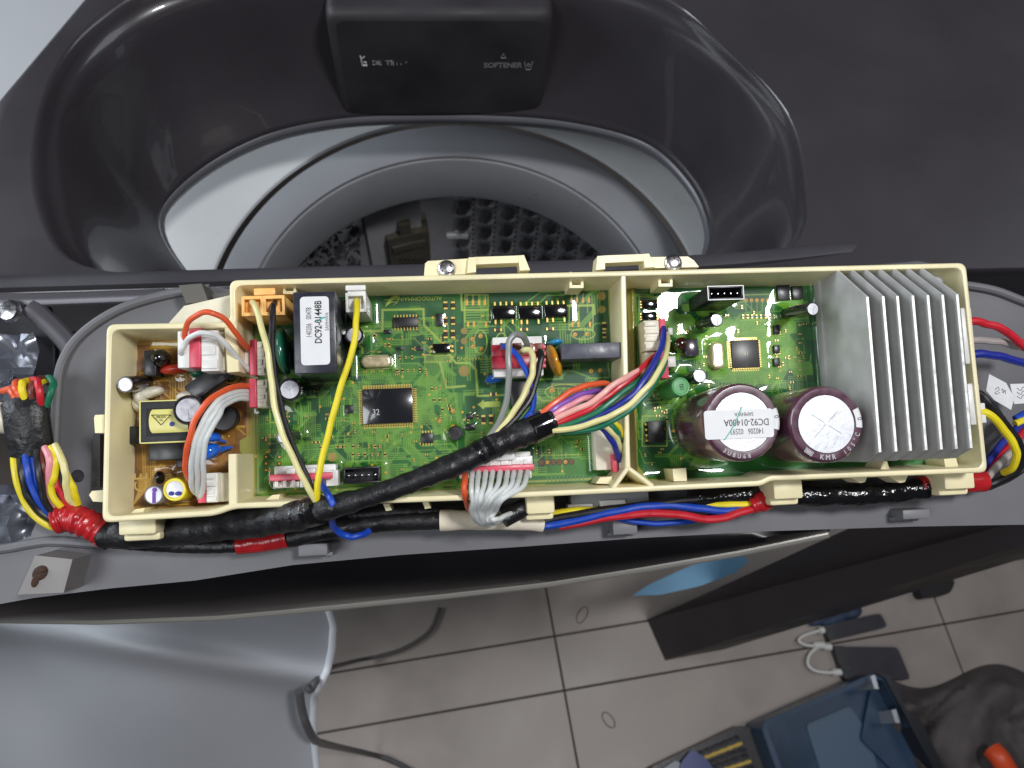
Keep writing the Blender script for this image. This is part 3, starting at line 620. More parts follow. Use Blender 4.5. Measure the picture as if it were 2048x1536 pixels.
# ---------------------------------------------------------------- inverter board
inv = thing('circuit_board', 'right-hand green circuit board carrying the heat sink and two large brown capacitors', 'circuit board', T(1560, 750, 0))
B = Board(list(comp_box(1262, 560, 1912, 962)), [(1268, 578), (1890, 566), (1908, 948), (1296, 958), (1274, 930)], PCB_M, OLIVE, 9)
B.walls = [((1260, 560), (1900, 548), 3.2), ((1262, 560), (1270, 960), 2.6), ((1270, 968), (1950, 942), 3.0)]
B.pours(1275, 580, 1640, 940, 60, PCB_D, (5, 18), .8); B.pours(1290, 590, 1620, 760, 26, lin(104, 164, 40), (5, 13), .75)
B.poly([(1400, 670), (1450, 640), (1560, 640), (1600, 700), (1560, 770), (1440, 765), (1395, 720)], lin(110, 168, 40), .6)
B.traces(1275, 585, 1620, 800, 90, L=(2, 8), w=.3); B.traces(1275, 780, 1420, 940, 34, L=(2, 8)); B.traces(1380, 640, 1600, 780, 50, L=(1.5, 5), w=.28, col=lin(136, 184, 66))
for q, r in (((1464, 676), (1516, 675)), ): pass
B.fan((1466, 672), (1514, 671), 16, (1440, 640), (1560, 632)); B.fan((1466, 740), (1516, 739), 16, (1440, 775), (1556, 770)); B.fan((1524, 684), (1524, 732), 16, (1560, 670), (1566, 760))
for k in range(6): B.via((1492+k*11, 601-k*.2), .7)
B.line([(1488, 594), (1486, 590), (1548, 588), (1550, 596)], .35, lin(150, 180, 70))
for k in range(6): B.line([(1492+k*11, 604), (1492+k*11, 622)], .3, PCB_T)
B.frame(1278, 594, 1314, 640, .28, SLK); B.frame(1284, 832, 1334, 892, .28, SLK)
for q in ((1285, 599, 1315, 616), (1285, 624, 1314, 640)): chip(B, inv, q, 2.2, {'l': 3, 'r': 3}, .55, 1.2, 'optocoupler', BLACKG, 'small glossy optocoupler')
header(B, inv, (1416, 572, 1487, 599), 26, BLACKP, 5, 'tall black five-pin header, open at the top')
x0, x1, y0, y1 = R4(1415.2, 571.2, 1487.8, 599.8, 26); mb = MB()
for a, b_, c, d in ((x0, x1, y0, y0+.3), (x0, x1, y1-.3, y1), (x0, x0+.3, y0+.3, y1-.3), (x1-.3, x1, y0+.3, y1-.3)): mb.box(a, b_, c, d, 26, 26.12)
obj('header_rim', mb, mat('pale_rim', lin(206, 206, 208), .35), inv, label='pale rim of the tall black header')  # thin pale outline along the header's top edges
capacitor(B, inv, 1434, 640, 13, 18, tilt=(1398, 650), disc=.85, label='slim leaning capacitor below the black header'); capacitor(B, inv, 1626, 618, 13, 22, tilt=(1568, 628), disc=.85, label='slim leaning capacitor touching the heat sink')
capacitor(B, inv, 1400, 752, 14, 16, tilt=(1370, 760), disc=.85, label='slim leaning capacitor beside the green inductor')
capacitor(B, inv, 1362, 773, 19, 16, sleeve=GREENI, top=GREENI, cross=False, disc=.8, tilt=(1330, 782), name='inductor', label='green cylindrical inductor marked 102')
text('lettering', '102', T(1364, 774, 16.15), 2.2, math.pi/2+.1, INK, inv, .05, sx=.8)
crystal(B, inv, (1424, 684, 1449, 737), 4.2, 'upright gold crystal can')
q41, bx = chip(B, inv, (1464, 680, 1519, 735), 1.7, {'t': 16, 'b': 16, 'l': 16, 'r': 16}, .3, 1.3, 'microcontroller', mat('chip_top_matt', lin(58, 58, 58), .35), 'square grey chip marked 41')
text('lettering', '41', T(1492, 707, 1.75), 2.7, rl, mat('cream_print', lin(196, 190, 150), .5), q41, .05, sx=.85)
c = T(1352, 692, 7); obj('diode', MB().lathe(T(1352, 692, 0), [(2.8, 0), (2.8, 6), (2.4, 8.2), (1.2, 9), (.01, 9)], 24), mat('amber_black_glass', lin(52, 26, 16), .08, coat=1), inv, label='dark amber-black rounded diode'); B.footc(c[0], c[1], 3, 2)
block(B, inv, 'power_resistor', (1370, 678, 1398, 712), 4, mat('dark_violet', lin(66, 58, 70), .2, coat=.6), .6, 'dark grey resistor block')
block(B, inv, 'header', (1287, 642, 1322, 756), 9, IVORY, .6, 'cream header under the vertical pink plug', A=2)
block(B, inv, 'header_wing', (1334, 712, 1352, 734), 8, WHITE, .4, 'white end block beside the vertical pink plug'); block(B, inv, 'header_wing', (1336, 655, 1346, 670), 8, WHITE, .4)
chip(B, inv, (1297, 842, 1327, 886), 3.4, {'l': 4}, .8, 1.3, 'optocoupler', BLACKP, 'black four-legged block beside the big capacitor')
R_ = random.Random(8); spots = []
for _ in range(90):
    x, y = R_.uniform(1285, 1610), R_.uniform(610, 790)
    if (1455 < x < 1530 and 670 < y < 745) or (1415 < x < 1455 and 675 < y < 745) or x < 1350 and y < 770: continue
    spots.append((x, y, R_.random() < .5, R_.random() < .5))
for x in range(8): spots.append((1486+x*9, 633, True, True))
for x in range(6): spots.append((1553, 655+x*13, False, True)); spots.append((1600-0, 650+x*18, False, False))
for _ in range(22): spots.append((R_.uniform(1282, 1340), R_.uniform(795, 935), R_.random() < .5, R_.random() < .5))
tiny(B, inv, spots)
for q in ((1548, 650, 1560, 668), (1548, 690, 1560, 706), (1548, 716, 1560, 732), (1420, 625, 1432, 633), (1555, 570, 1580, 600), (1585, 572, 1606, 598)): block(B, inv, 'transistor', q, 1.6, BLACKP, .2, A=.4)
def big_cap(cx, cy, rp, disc_c, label):
    o, c, r = capacitor(B, inv, cx, cy, rp, 40, sleeve=BROWN, top=CAPTOP, disc=.745, cross=False, label=label); return o, c, r
def arc_text(o, c, r, body, deg, size, m, flip=False, sx=1):
    n = len(body)
    for i, ch in enumerate(body):
        if ch == ' ': continue
        a = math.radians(deg+(i-(n-1)/2)*(size*.86/r*57.3)*(1 if not flip else -1)); p = c+np.array([math.cos(a), math.sin(a), 0])*r
        text('lettering', ch, (p[0], p[1], 40.06), size, a+math.pi/2+(math.pi if flip else 0), m, o, .05, sx=sx)
def patch(o, c, r0, r1, a0, a1, m, name='sleeve_stripe'):
    A = [[c+np.array([math.cos(a)*r, math.sin(a)*r, z-40]) for a in np.linspace(math.radians(a0), math.radians(a1), 10)] for r, z in ((r0, 40.08), (r1*.93, 40.04), (r1*.99, 39.2), (r1*1.004, 37))]
    obj(name, MB().grid(np.array(A)), m, o)
def vent(o, c, r, ang):
    mb = MB()
    for a in (ang, ang+math.radians(78)):
        u = np.array([math.cos(a), math.sin(a), 0]); v = np.array([-u[1], u[0], 0])
        for s_ in (-1, 1): mb.add([c+u*s_*r*.1-v*.07, c+u*s_*r*.62-v*.07, c+u*s_*r*.62+v*.07, c+u*s_*r*.1+v*.07], [(0, 1, 2, 3)])
    for v in range(len(mb.V)): mb.V[v] = (*mb.V[v][:2], 40.03)
    obj('vent_groove', mb, GREYINK, o, smooth=0)
c1, cc1, r1 = big_cap(1485, 844, 77, .76, 'large brown capacitor with a white sticker across its silver top'); c2, cc2, r2 = big_cap(1653, 848, 75, .76, 'large brown capacitor with bare silver top next to the heat sink')
vent(c1, cc1, r1*.74, -.6); vent(c2, cc2, r2*.74, -.6)
patch(c1, cc1, r1*.80, r1, -14, 20, PAPER); patch(c2, cc2, r2*.79, r2, -8, 24, PAPER)
arc_text(c2, cc2, r2*.865, 'KMR', -92, 2.6, WHITEINK, sx=.9); arc_text(c2, cc2, r2*.865, '105°C', -40, 2.4, WHITEINK, sx=.8); arc_text(c1, cc1, r1*.87, '3U8U68', -104, 2.2, WHITEINK, sx=.85)
for c_, rr, o_ in ((cc1, r1, c1), (cc2, r2, c2)):
    for da, ch in ((5, '0'),): text('lettering', ch, (c_[0]+rr*.9, c_[1]+rr*.1, 40.14), 2.3, math.pi/2, INK, o_, .05)
a = math.radians(-127); p = cc2+np.array([math.cos(a), math.sin(a), 0])*r2*.87
for s_, k in ((1, 1.0),):
    fr = MB(); u = np.array([math.cos(a+math.pi/2), math.sin(a+math.pi/2), 0]); v = np.array([-u[1], u[0], 0])
    for (x0_, x1_, y0_, y1_) in ((-1.6, 1.6, -.9, -.7), (-1.6, 1.6, .7, .9), (-1.6, -1.4, -.7, .7), (1.4, 1.6, -.7, .7), (-1.2, 1.2, -.45, -.1), (-1.2, 1.2, .1, .45)):
        fr.add([p+u*x0_+v*y0_, p+u*x1_+v*y0_, p+u*x1_+v*y1_, p+u*x0_+v*y1_], [(0, 1, 2, 3)])
    for i in range(len(fr.V)): fr.V[i] = (*fr.V[i][:2], 40.07)
    obj('printed_emblem', fr, WHITEINK, c2, smooth=0)
# side print on the second capacitor, wrapping the sleeve
for a_, ch in ((-132, '0'), (-118, '5'), (-104, '0'), (-78, '0'), (-66, '0'), (-54, '0')):
    a = math.radians(a_); n_ = np.array([math.cos(a), math.sin(a), 0]); t_ = np.array([-n_[1], n_[0], 0])
    text('lettering', ch, cc2*np.array([1, 1, 0])+n_*(r2*1.004)+np.array([0, 0, 36.4]), 4.6, 0, WHITEINK, c2, .05, basis=[t_, (0, 0, 1), n_])
x0, x1, y0, y1 = R4(1409, 819, 1547, 877, 40.4); st = obj('sticker', MB().prism(fillet([(x0, y0), (x1, y0), (x1, y1), (x0, y1)], 1.3), 40.2, 40.34), PAPER, c1)
for body, px, py, sz, m_, sx in (('140206   02593', 1494, 862, 2.9, INKG, .68), ('DC92-01400A', 1493, 844, 3.5, INK, .8), ('SAMHWA', 1488, 828, 2.0, INKG, .8)): text('lettering', body, T(px, py, 40.4), sz, math.pi+rl, m_, st, .05, sx=sx)
obj('pen_mark', MB().tube(path([(1484, 813, 40.4), (1468, 850, 40.45), (1449, 880, 40.4)], 5), .16, 6, flat=.2), TEAL, c1)
# heat sink
hx = [1728, 1760, 1790, 1821, 1850.5, 1880.5, 1910]
F0 = T(1728, 594, 40); F0b = T(1767, 904, 40); yT, yB = F0[1], F0b[1]
yK = T(1675, 541, 21)[1]; yE = T(1737, 924, 30)[1]
def fin(x, t, name='fin'):
    P = [(yK, -.1), (yK, 20.5), (yT, 40), (yB, 40), (yE, 30), (yE, -.1)]
    m = MB(); n = len(P)
    V = [(x-t/2, y, z) for y, z in P]+[(x+t/2, y, z) for y, z in P]; m.add(V, [list(range(n))[::-1], list(range(n, 2*n))]); m.mi(0)
    for i in range(n):
        m.m = 1 if i in (2,) else 0; j = (i+1) % n; m.F.append([i, j, n+j, n+i]); m.I.append(m.m)
    return obj(name, m, [ALU, ALUCUT], sink, smooth=0)
sink = obj('heat_sink', MB().box((T(1729, 700, 40)[0]+T(1748, 748, 40)[0])/2, T(1932, 740, 40)[0], yE, yK, -.1, 6, .3), ALU, inv, label='grey finned aluminium heat sink')
xs = [ (T(x, 594, 40)[0]+T(x+38, 904, 40)[0])/2 for x in hx ]
rf = random.Random(2)
for x in xs: fin(x+rf.uniform(-.12, .12), .95)
B.foot(xs[0]-1, xs[-1], yE, yK, 2.2)
B.build(inv, lump=.9)
# the white motor terminals at the outer end
block(B, inv, 'terminal', (1926, 615, 1948, 728), 19, WHITE, .6, 'white motor terminal block beside the heat sink', foot=False, z0=2); block(B, inv, 'terminal', (1938, 766, 1962, 850), 19, WHITE, .6, 'white two-way terminal block beside the heat sink', foot=False, z0=2)
block(B, inv, 'terminal', (1850, 545, 1913, 566), 10, WHITE, .8, 'white terminal in the corner behind the heat sink', foot=False); block(B, inv, 'terminal', (1886, 570, 1913, 600), 8, WHITE, .8, foot=False)
# ---------------------------------------------------------------- brown power board
pw = thing('circuit_board', 'brown power supply board in the stepped left end of the tray', 'circuit board', T(360, 860, 0))
BR1, BR2, BR3 = lin(112, 72, 18), lin(146, 98, 22), lin(196, 156, 66)
B = Board(list(comp_box(228, 668, 500, 1020)), [(268, 690), (492, 686), (494, 1012), (258, 1012)], BR1, lin(182, 136, 54), 21)
B.walls = [((228, 668), (500, 662), 4.5), ((230, 668), (222, 1020), 5), ((222, 1022), (500, 1010), 4)]
B.pours(268, 690, 490, 1008, 34, BR2, (6, 20), .7); B.pours(268, 690, 490, 1008, 20, lin(110, 74, 26), (5, 14), .6); B.traces(268, 690, 490, 1008, 34, col=BR3, w=.45)
B.rect(300, 683, 355, 697, lin(190, 156, 40), .9)
for q in ((290, 880, 302, 1000), ): B.frame(*q, .25, BR3)
C1 = pw
block(B, pw, 'bridge_rectifier', (287, 700, 312, 752), 10, BLACKP, .5, 'black upright block in the top left corner of the brown board'); 
disc_cap(B, pw, 322, 717, 8, 3.6, 3.6, 5, 0, BLACKG, 'glossy black rounded thermistor', 'thermistor'); obj('wire_strap', MB().tube(path([(312, 700, 8), (305, 716, 9), (309, 732, 8), (318, 744, 4)], 6), .55, 8), WM['white'], pw)
disc_cap(B, pw, 352, 738, 7, 6.0, 2.0, 3, .12, REDW, 'red component behind the thermistor', 'fuse')
capacitor(B, pw, 250, 769, 17, 19, tilt=(296, 765), disc=.8, top=CANTOP, label='leaning black capacitor at the left wall')
for (x, y, z, a, b_, c_) in ((272, 772, 6, 2.4, 2.2, 4), (282, 792, 4, 2.6, 4.5, 4.5), (300, 785, 5, 5.2, 2.2, 3), (276, 808, 3, 2.0, 3.2, 3), (316, 784, 4, 2.4, 1.4, 2), (372, 795, 9, 3.4, 2.4, 6)): disc_cap(B, pw, x, y, z, a, b_, c_, .2, SILIC, 'blob of white silicone', 'silicone_blob')
tf = block(B, pw, 'transformer', (281, 803, 372, 884), 16, CORE, .3, 'square transformer with pale yellow tape winding', foot=True)
x0, x1, y0, y1 = R4(279.5, 801, 372, 885, 16); 
x0i, x1i, y0i, y1i = R4(290, 813, 372, 874, 16)
obj('winding_gap', MB().box(*R4(292, 815, 368, 872, 16.1), 15.9, 16.08), HOLE, tf); obj('edge_tape', MB().box(x0-.15, x0+.35, y0, y1, 2, 16.1).box(x0+.35, x1, y1-.3, y1+.15, 2, 16.12).box(x0+.35, x1, y0-.15, y0+.3, 2, 16.12), YTAPE, tf)
a0, a1, b0, b1 = R4(298, 818, 376, 865, 16.8); A = []
for t in np.linspace(-1, 1, 13): A.append([(a0+(1-math.sqrt(1-(.98*t)**2))*1.2, (b0+b1)/2+t*(b1-b0)/2, 16.1+.9*math.sqrt(max(0, 1-(t*.97)**2))), (a1, (b0+b1)/2+t*(b1-b0)/2, 16.1+.9*math.sqrt(max(0, 1-(t*.97)**2)))])
wt = obj('winding_tape', MB().grid(np.array(A)), YTAPE, tf)
tri = [T(303, 830, 17.15), T(341, 830, 17.15), T(322, 850, 17.15)]; mb = MB()
for i in range(3): mb.tube([tri[i], tri[(i+1) % 3]], .13, 6)
obj('printed_triangle', mb, INK, wt); text('lettering', 'JSB-02A', T(322, 834, 17.2), 1.15, rl, INK, wt, .05, sx=.9); text('lettering', 'SG', T(322, 840, 17.2), 1.15, rl, INK, wt, .05, sx=.9)
p = T(344, 848, 17.1); obj('dot_mark', MB().lathe(p, [(.9, 0), (.9, .1), (.01, .12)], 16), NAVYPR, wt)
capacitor(B, pw, 376, 820, 31, 24, disc=.77, top=CANTOP, tilt=(408, 822), label='wide black capacitor over the transformer')
block(B, pw, 'choke', (258, 852, 284, 888), 5, BLACKP, .5, 'black block at the left of the transformer'); block(B, pw, 'film_capacitor', (298, 884, 378, 920), 8, BLACKP, .3, 'black block below the transformer')
block(B, pw, 'choke', (352, 918, 376, 936), 3, BLACKP, .5)
obj('film_capacitor', MB().box(-9, 9, -3.5, 3.5, 0, 12, .6).xf(lambda v: np.array([v[0]*.83-v[1]*.55, v[0]*.55+v[1]*.83, v[2]])+T(436, 766, 0)), BLACKP, pw, label='slanting black block behind the white plugs'); disc_cap(B, pw, 462, 752, 5, 3.6, 3, 6, .3, BLACKG, 'glossy black lump by the inner wall', 'varistor'); disc_cap(B, pw, 400, 748, 4, 4, 2, 5, 0, GREENC, 'dark green disc below the upper white plug')
capacitor(B, pw, 447, 835, 27, 7, sleeve=BLACKP, top=BLACKP, disc=.9, cross=False, name='choke', label='flat black round choke behind the white wires')
disc_cap(B, pw, 420, 874, 9, 4.2, 1.9, 4, -.05, BLUEC, 'upper blue disc capacitor', legs=(452, 884, 2)); disc_cap(B, pw, 416, 904, 9, 4.9, 2.9, 4, .35, BLUEC, 'lower blue disc capacitor', legs=(464, 894, 2))
capacitor(B, pw, 307, 990, 19, 15, sleeve=mat('silver_sleeve', lin(132, 130, 142), .3), top=CANTOP, disc=.85, label='small capacitor with purple print', cross=False)
mb = MB().box(*R4(304, 984, 311, 1006, 15.2), 15.05, 15.1); p = T(309, 980, 15.1); mb.lathe(p, [(.9, 0), (.01, .04)], 12); obj('purple_mark', mb, PURPLE, pw)
capacitor(B, pw, 349, 979, 24, 15, sleeve=YSLEEVE, top=CANTOP, disc=.7, label='small capacitor in a yellow sleeve', cross=False); obj('blue_mark', MB().ball(T(343, 987, 15), 1.1, .8, .25).ball(T(357, 987, 15), 1.3, .8, .24), NAVYPR, pw)
disc_cap(B, pw, 320, 955, 5, 1.8, 2.6, 4, 0, BLACKG, 'small glossy black bead above the two small capacitors', 'diode')
silk('CE', 283, 965, 7.0, math.pi/2+rl, pw, mat('brown_silk', lin(206, 170, 96), .4, coat=1), sx=.9)
block(B, pw, 'header', (400, 663, 452, 742), 16, IVORY, .7, 'white header of the upper lead'); block(B, pw, 'header', (412, 946, 463, 1004), 9, IVORY, .6, 'white header of the lower lead')
B.build(pw, lump=1.4)
# ================================================================ WIRES
def pbox(parent, name, q, z0, z1, m, bev=.35, label=None): return obj(name, MB().box(*R4(*q, z1), z0, z1, bev), m, parent, label=label)
def lead(label, at, name='wire_lead', cat='wires', group=None): return thing(name, label, cat, T(*at), group=group)
def housing(parent, name, q, z0, z1, m, ribs, vert, bev=.35):  # plug body with notches on its top
    x0, x1, y0, y1 = R4(*q, z1); mb = MB().box(x0, x1, y0, y1, z0, z1-.7, bev)
    for k in range(ribs):
        if vert: a = y0+(y1-y0)*(k+.18)/ribs; b = y0+(y1-y0)*(k+.82)/ribs; mb.box(x0+.3, x1-.3-(k % 2)*.8, a, b, z1-1.2, z1, .2)
        else: a = x0+(x1-x0)*(k+.15)/ribs; b = x0+(x1-x0)*(k+.85)/ribs; mb.box(a, b, y0+.3, y1-.3-(k % 2)*.8, z1-1.2, z1, .2)
    return obj(name, mb, m, parent)
# short lead bridging the brown and green boards: orange + white
L1 = lead('short lead of one orange and one white wire arching above the brown board', (440, 690, 20))
pbox(L1, 'plug_plate', (355, 662, 378, 736), 10, 23, WHITE); pbox(L1, 'plug_band', (378, 658, 401, 735), 9, 22.5, PINK); housing(L1, 'plug', (401, 660, 436, 742), 9, 23, WHITE, 3, True)
pbox(L1, 'plug_band', (499, 679, 513, 750), 8, 16, PINK); housing(L1, 'plug', (513, 682, 530, 750), 8, 16.4, IVORY, 4, True); pbox(L1, 'plug_plate', (489, 700, 500, 744), 7, 13, WHITE)
wire(L1, 'orange', [(371, 684, 21), (370, 666, 25), (380, 640, 30), (404, 625, 33), (430, 628, 33), (455, 645, 30), (478, 675, 24), (496, 695, 16), (504, 699, 13)], 1.05)
wire(L1, 'white', [(368, 716, 18), (363, 704, 24), (368, 690, 26), (385, 672, 28), (408, 665, 29), (432, 672, 28), (458, 694, 24), (482, 724, 17), (499, 741, 13)], 1.0)
L2 = lead('lead of one orange and three white wires curving down across the brown board', (420, 880, 16))
pbox(L2, 'plug_band', (498, 757, 513, 815), 8, 16, PINK); housing(L2, 'plug', (513, 759, 534, 815), 8, 16.4, IVORY, 4, True)
pbox(L2, 'plug_band', (395, 948, 411, 1006), 7, 14, PINK); housing(L2, 'plug', (411, 946, 434, 1005), 7, 14.4, WHITE, 4, True)
wire(L2, 'orange', [(503, 773, 13), (478, 772, 20), (446, 782, 27), (414, 806, 32), (390, 842, 33), (376, 885, 31), (371, 925, 26), (377, 955, 20), (390, 968, 14), (399, 971, 11)], 1.1)
for i, (dx, dy, dz) in enumerate(((0, 0, 0), (12, 9, .8), (24, 18, 0))):
    wire(L2, 'white', [(503, 784+i*8, 12), (478, 783+i*7, 20), (450, 792+dy, 27), (424+dx*.55, 815+dy, 31), (402+dx*.8, 850+dy*.5, 32), (388+dx*.9, 895, 30), (382+dx, 940, 25), (383+dx, 968, 20), (390+dx*.5, 984+i*4, 14), (399, 986+i*5, 11)], .98)
# main taped harness
H = thing('taped_cable', 'thick black taped cable slanting across the green board, coloured wires fanning from its end', 'wire harness', T(860, 945, 18))
sl = path([(1102, 843, 25), (1072, 856, 26), (1030, 873, 27), (985, 892, 27), (930, 920, 27), (860, 949, 27), (790, 976, 27), (720, 998, 27), (650, 1017, 26), (590, 1033, 20), (520, 1043, 10), (440, 1052, 2), (350, 1062, -4), (270, 1068, -8), (205, 1068, -10)], 22)
k = len(sl); s_ = np.linspace(0, 1, k); rad = np.interp(s_, [0, .05, .14, .22, .3, .42, .5, .57, .64, .72, 1], [5.2, 5.0, 4.7, 4.4, 4.3, 3.6, 3.6, 4.4, 5.2, 5.6, 5.4])
rad = rad*(1+.035*np.sin(s_*160)+.03*np.sin(s_*61+1)); obj('tape_sleeve', MB().tube(sl, rad, 22, wrap=(26, .07)), TAPE, H, smooth=60)
obj('tape_band', MB().tube(path([(1104, 842, 25.2), (1085, 850, 25.8), (1062, 861, 26.2)], 6), 5.35, 22), BLACKG, H)
for q, r_ in (([(985, 893, 27), (972, 898, 27)], 4.75), ([(965, 901, 27), (955, 908, 27)], 4.8), ([(640, 1018, 26), (618, 1025, 23)], 5.6), ([(600, 1030, 21), (590, 1033, 20)], 5.6)):
    obj('tape_band', MB().tube(path(q, 6), r_, 20, flat=1.0), TAPES, H)
pbox(H, 'plug_band', (983, 688, 1090, 712), 13.2, 17.2, DRED); pbox(H, 'plug_band', (983, 711, 1090, 736), 13.2, 16.8, DRED)
for i in range(4):                              # recesses and pegs on the dark red plug
    a = 1001+i*23; pbox(H, 'plug_slot', (a, 686, a+19, 700), 16.5, 17.4, mat('plug_brown', lin(120, 66, 44), .4), .1)
for y in (690, 704, 716, 728): pbox(H, 'plug_peg', (1083, y, 1092, y+7), 14, 17.6, PINK, .2)
for a in (1022, 1045): pbox(H, 'plug_plate', (a-2, 681, a+3, 697), 15, 17.7, WHITE, .2)
wire(H, 'grey', [(1053, 700, 14), (1054, 688, 22), (1046, 673, 27), (1032, 669, 29), (1021, 680, 30), (1016, 705, 30), (1018, 745, 30), (1016, 790, 29), (1004, 830, 28), (985, 865, 28), (960, 895, 29), (945, 908, 29)], 1.15)
wire(H, 'blue', [(1003, 691, 15), (1010, 693, 19), (1024, 700, 23), (1042, 724, 25), (1058, 754, 26), (1067, 785, 26), (1065, 815, 26), (1050, 838, 26), (1028, 862, 26), (1010, 880, 26)], 1.1)
wire(H, 'cream', [(1040, 709, 15), (1046, 702, 22), (1058, 700, 26), (1066, 712, 27), (1066, 735, 28), (1058, 765, 28), (1040, 805, 28), (1015, 840, 28), (990, 868, 28), (960, 900, 28)], 1.15)
wire(H, 'black', [(1079, 714, 14), (1080, 703, 20), (1082, 712, 24), (1079, 735, 25), (1070, 770, 26), (1050, 812, 27), (1020, 848, 28), (990, 874, 28), (965, 900, 28)], 1.25)
wire(H, 'cream', [(504, 604, 22), (510, 612, 28), (521, 645, 31), (535, 700, 32), (542, 760, 32), (552, 820, 32), (568, 875, 32), (592, 930, 31), (614, 970, 30), (628, 997, 28), (632, 1010, 26)], 1.15)
wire(H, 'black', [(550, 606, 21), (546, 614, 26), (545, 650, 28), (546, 720, 28), (556, 790, 28), (572, 850, 28), (594, 910, 29), (618, 965, 29), (630, 1003, 27)], 1.15)
wire(H, 'yellow', [(714, 601, 22), (714, 608, 27), (713, 640, 30), (708, 685, 31), (694, 735, 31), (675, 800, 31), (658, 860, 31), (645, 915, 31), (636, 965, 30), (633, 998, 28), (632, 1012, 25)], 1.2)
wire(H, 'blue', [(640, 958, 13), (644, 968, 19), (650, 980, 25), (660, 995, 30), (668, 1012, 31)], 1.2)
wire(H, 'blue', [(664, 1030, 20), (664, 1042, 14), (670, 1058, 8), (684, 1068, 5), (704, 1073, 4), (724, 1070, 5), (738, 1062, 7)], 1.3)
CW_ = [('orange', [(1083, 828, 28), (1102, 811, 28), (1128, 792, 27), (1156, 777, 25), (1184, 768, 22), (1210, 767, 18), (1230, 776, 11)]),
       ('purple', [(1090, 832, 28), (1112, 815, 28), (1140, 798, 26), (1170, 787, 24), (1196, 782, 20), (1216, 786, 14), (1232, 798, 8)]),
       ('pink', [(1096, 836, 28), (1125, 818, 28), (1155, 803, 26), (1180, 795, 24), (1205, 796, 19), (1228, 808, 9)]),
       ('green', [(1093, 836, 26), (1118, 823, 26), (1150, 812, 24), (1185, 806, 21), (1210, 808, 16), (1230, 820, 8)]),
       ('salmon', [(1098, 844, 29), (1130, 829, 30), (1162, 815, 31), (1192, 798, 32), (1218, 778, 32), (1250, 756, 30), (1284, 738, 25), (1312, 728, 16)]),
       ('red', [(1100, 851, 28), (1135, 838, 30), (1170, 822, 31), (1205, 800, 31), (1238, 776, 30), (1268, 750, 28), (1298, 722, 22), (1318, 706, 15)]),
       ('cream', [(1098, 852, 25), (1130, 846, 25), (1160, 834, 25), (1190, 822, 25), (1220, 806, 24), (1260, 780, 22), (1300, 752, 16)]),
       ('green', [(1102, 857, 28), (1135, 848, 29), (1172, 835, 30), (1207, 814, 31), (1240, 789, 30), (1270, 768, 28), (1300, 742, 22), (1318, 724, 15)]),
       ('navy', [(1105, 860, 26), (1140, 852, 28), (1178, 840, 29), (1214, 824, 30), (1246, 805, 31), (1276, 776, 31), (1303, 738, 29), (1321, 700, 24), (1327, 668, 18), (1326, 652, 13)]),
       ('cream', [(1105, 861, 29), (1145, 857, 30), (1182, 847, 31), (1215, 834, 32), (1250, 815, 32), (1284, 786, 32), (1312, 752, 30), (1330, 712, 25), (1335, 684, 18), (1334, 668, 13)]),
       ('green', [(1103, 863, 27), (1145, 863, 27), (1190, 856, 28), (1232, 838, 29), (1268, 812, 29), (1300, 778, 28), (1322, 745, 22), (1331, 722, 15)])]
for c_, P in CW_: wire(H, c_, P, 1.12)
for c_, P in (('navy', [(1200, 852, 22), (1212, 864, 22), (1226, 886, 20), (1236, 912, 15), (1237, 922, 11)]), ('cream', [(1204, 850, 24), (1216, 856, 24), (1230, 872, 22), (1238, 894, 17), (1239, 910, 11)]),
              ('green', [(1212, 846, 24), (1224, 852, 24), (1235, 866, 22), (1240, 882, 15)]), ('yellow', [(1220, 842, 23), (1231, 848, 23), (1240, 862, 20), (1243, 880, 14)])): wire(H, c_, P, 1.15)
pbox(H, 'plug_band', (1320, 637, 1335, 757), 8, 15, PINK); housing(H, 'plug', (1289, 640, 1320, 700), 8, 17, IVORY, 4, True); housing(H, 'plug', (1292, 704, 1320, 756), 8, 15, IVORY, 3, True)
pbox(H, 'plug_band', (1226, 908, 1236, 944), 7, 13, PINK); pbox(H, 'plug_plate', (1235, 820, 1247, 944), 7, 12, WHITE); 
pbox(H, 'plug_band', (538, 947, 664, 960), 8, 14, PINK, .3); housing(H, 'plug', (545, 962, 600, 976), 7, 11, WHITE, 5, False); pbox(H, 'plug_plate', (652, 940, 676, 972), 6, 12, WHITE)
for a in (572, 612): pbox(H, 'plug_plate', (a, 936, a+18, 950), 7, 12, WHITE)
for i in range(6): pbox(H, 'plug_rib', (549+i*17, 960, 556+i*17, 975), 8, 12.4, WHITE, .2)
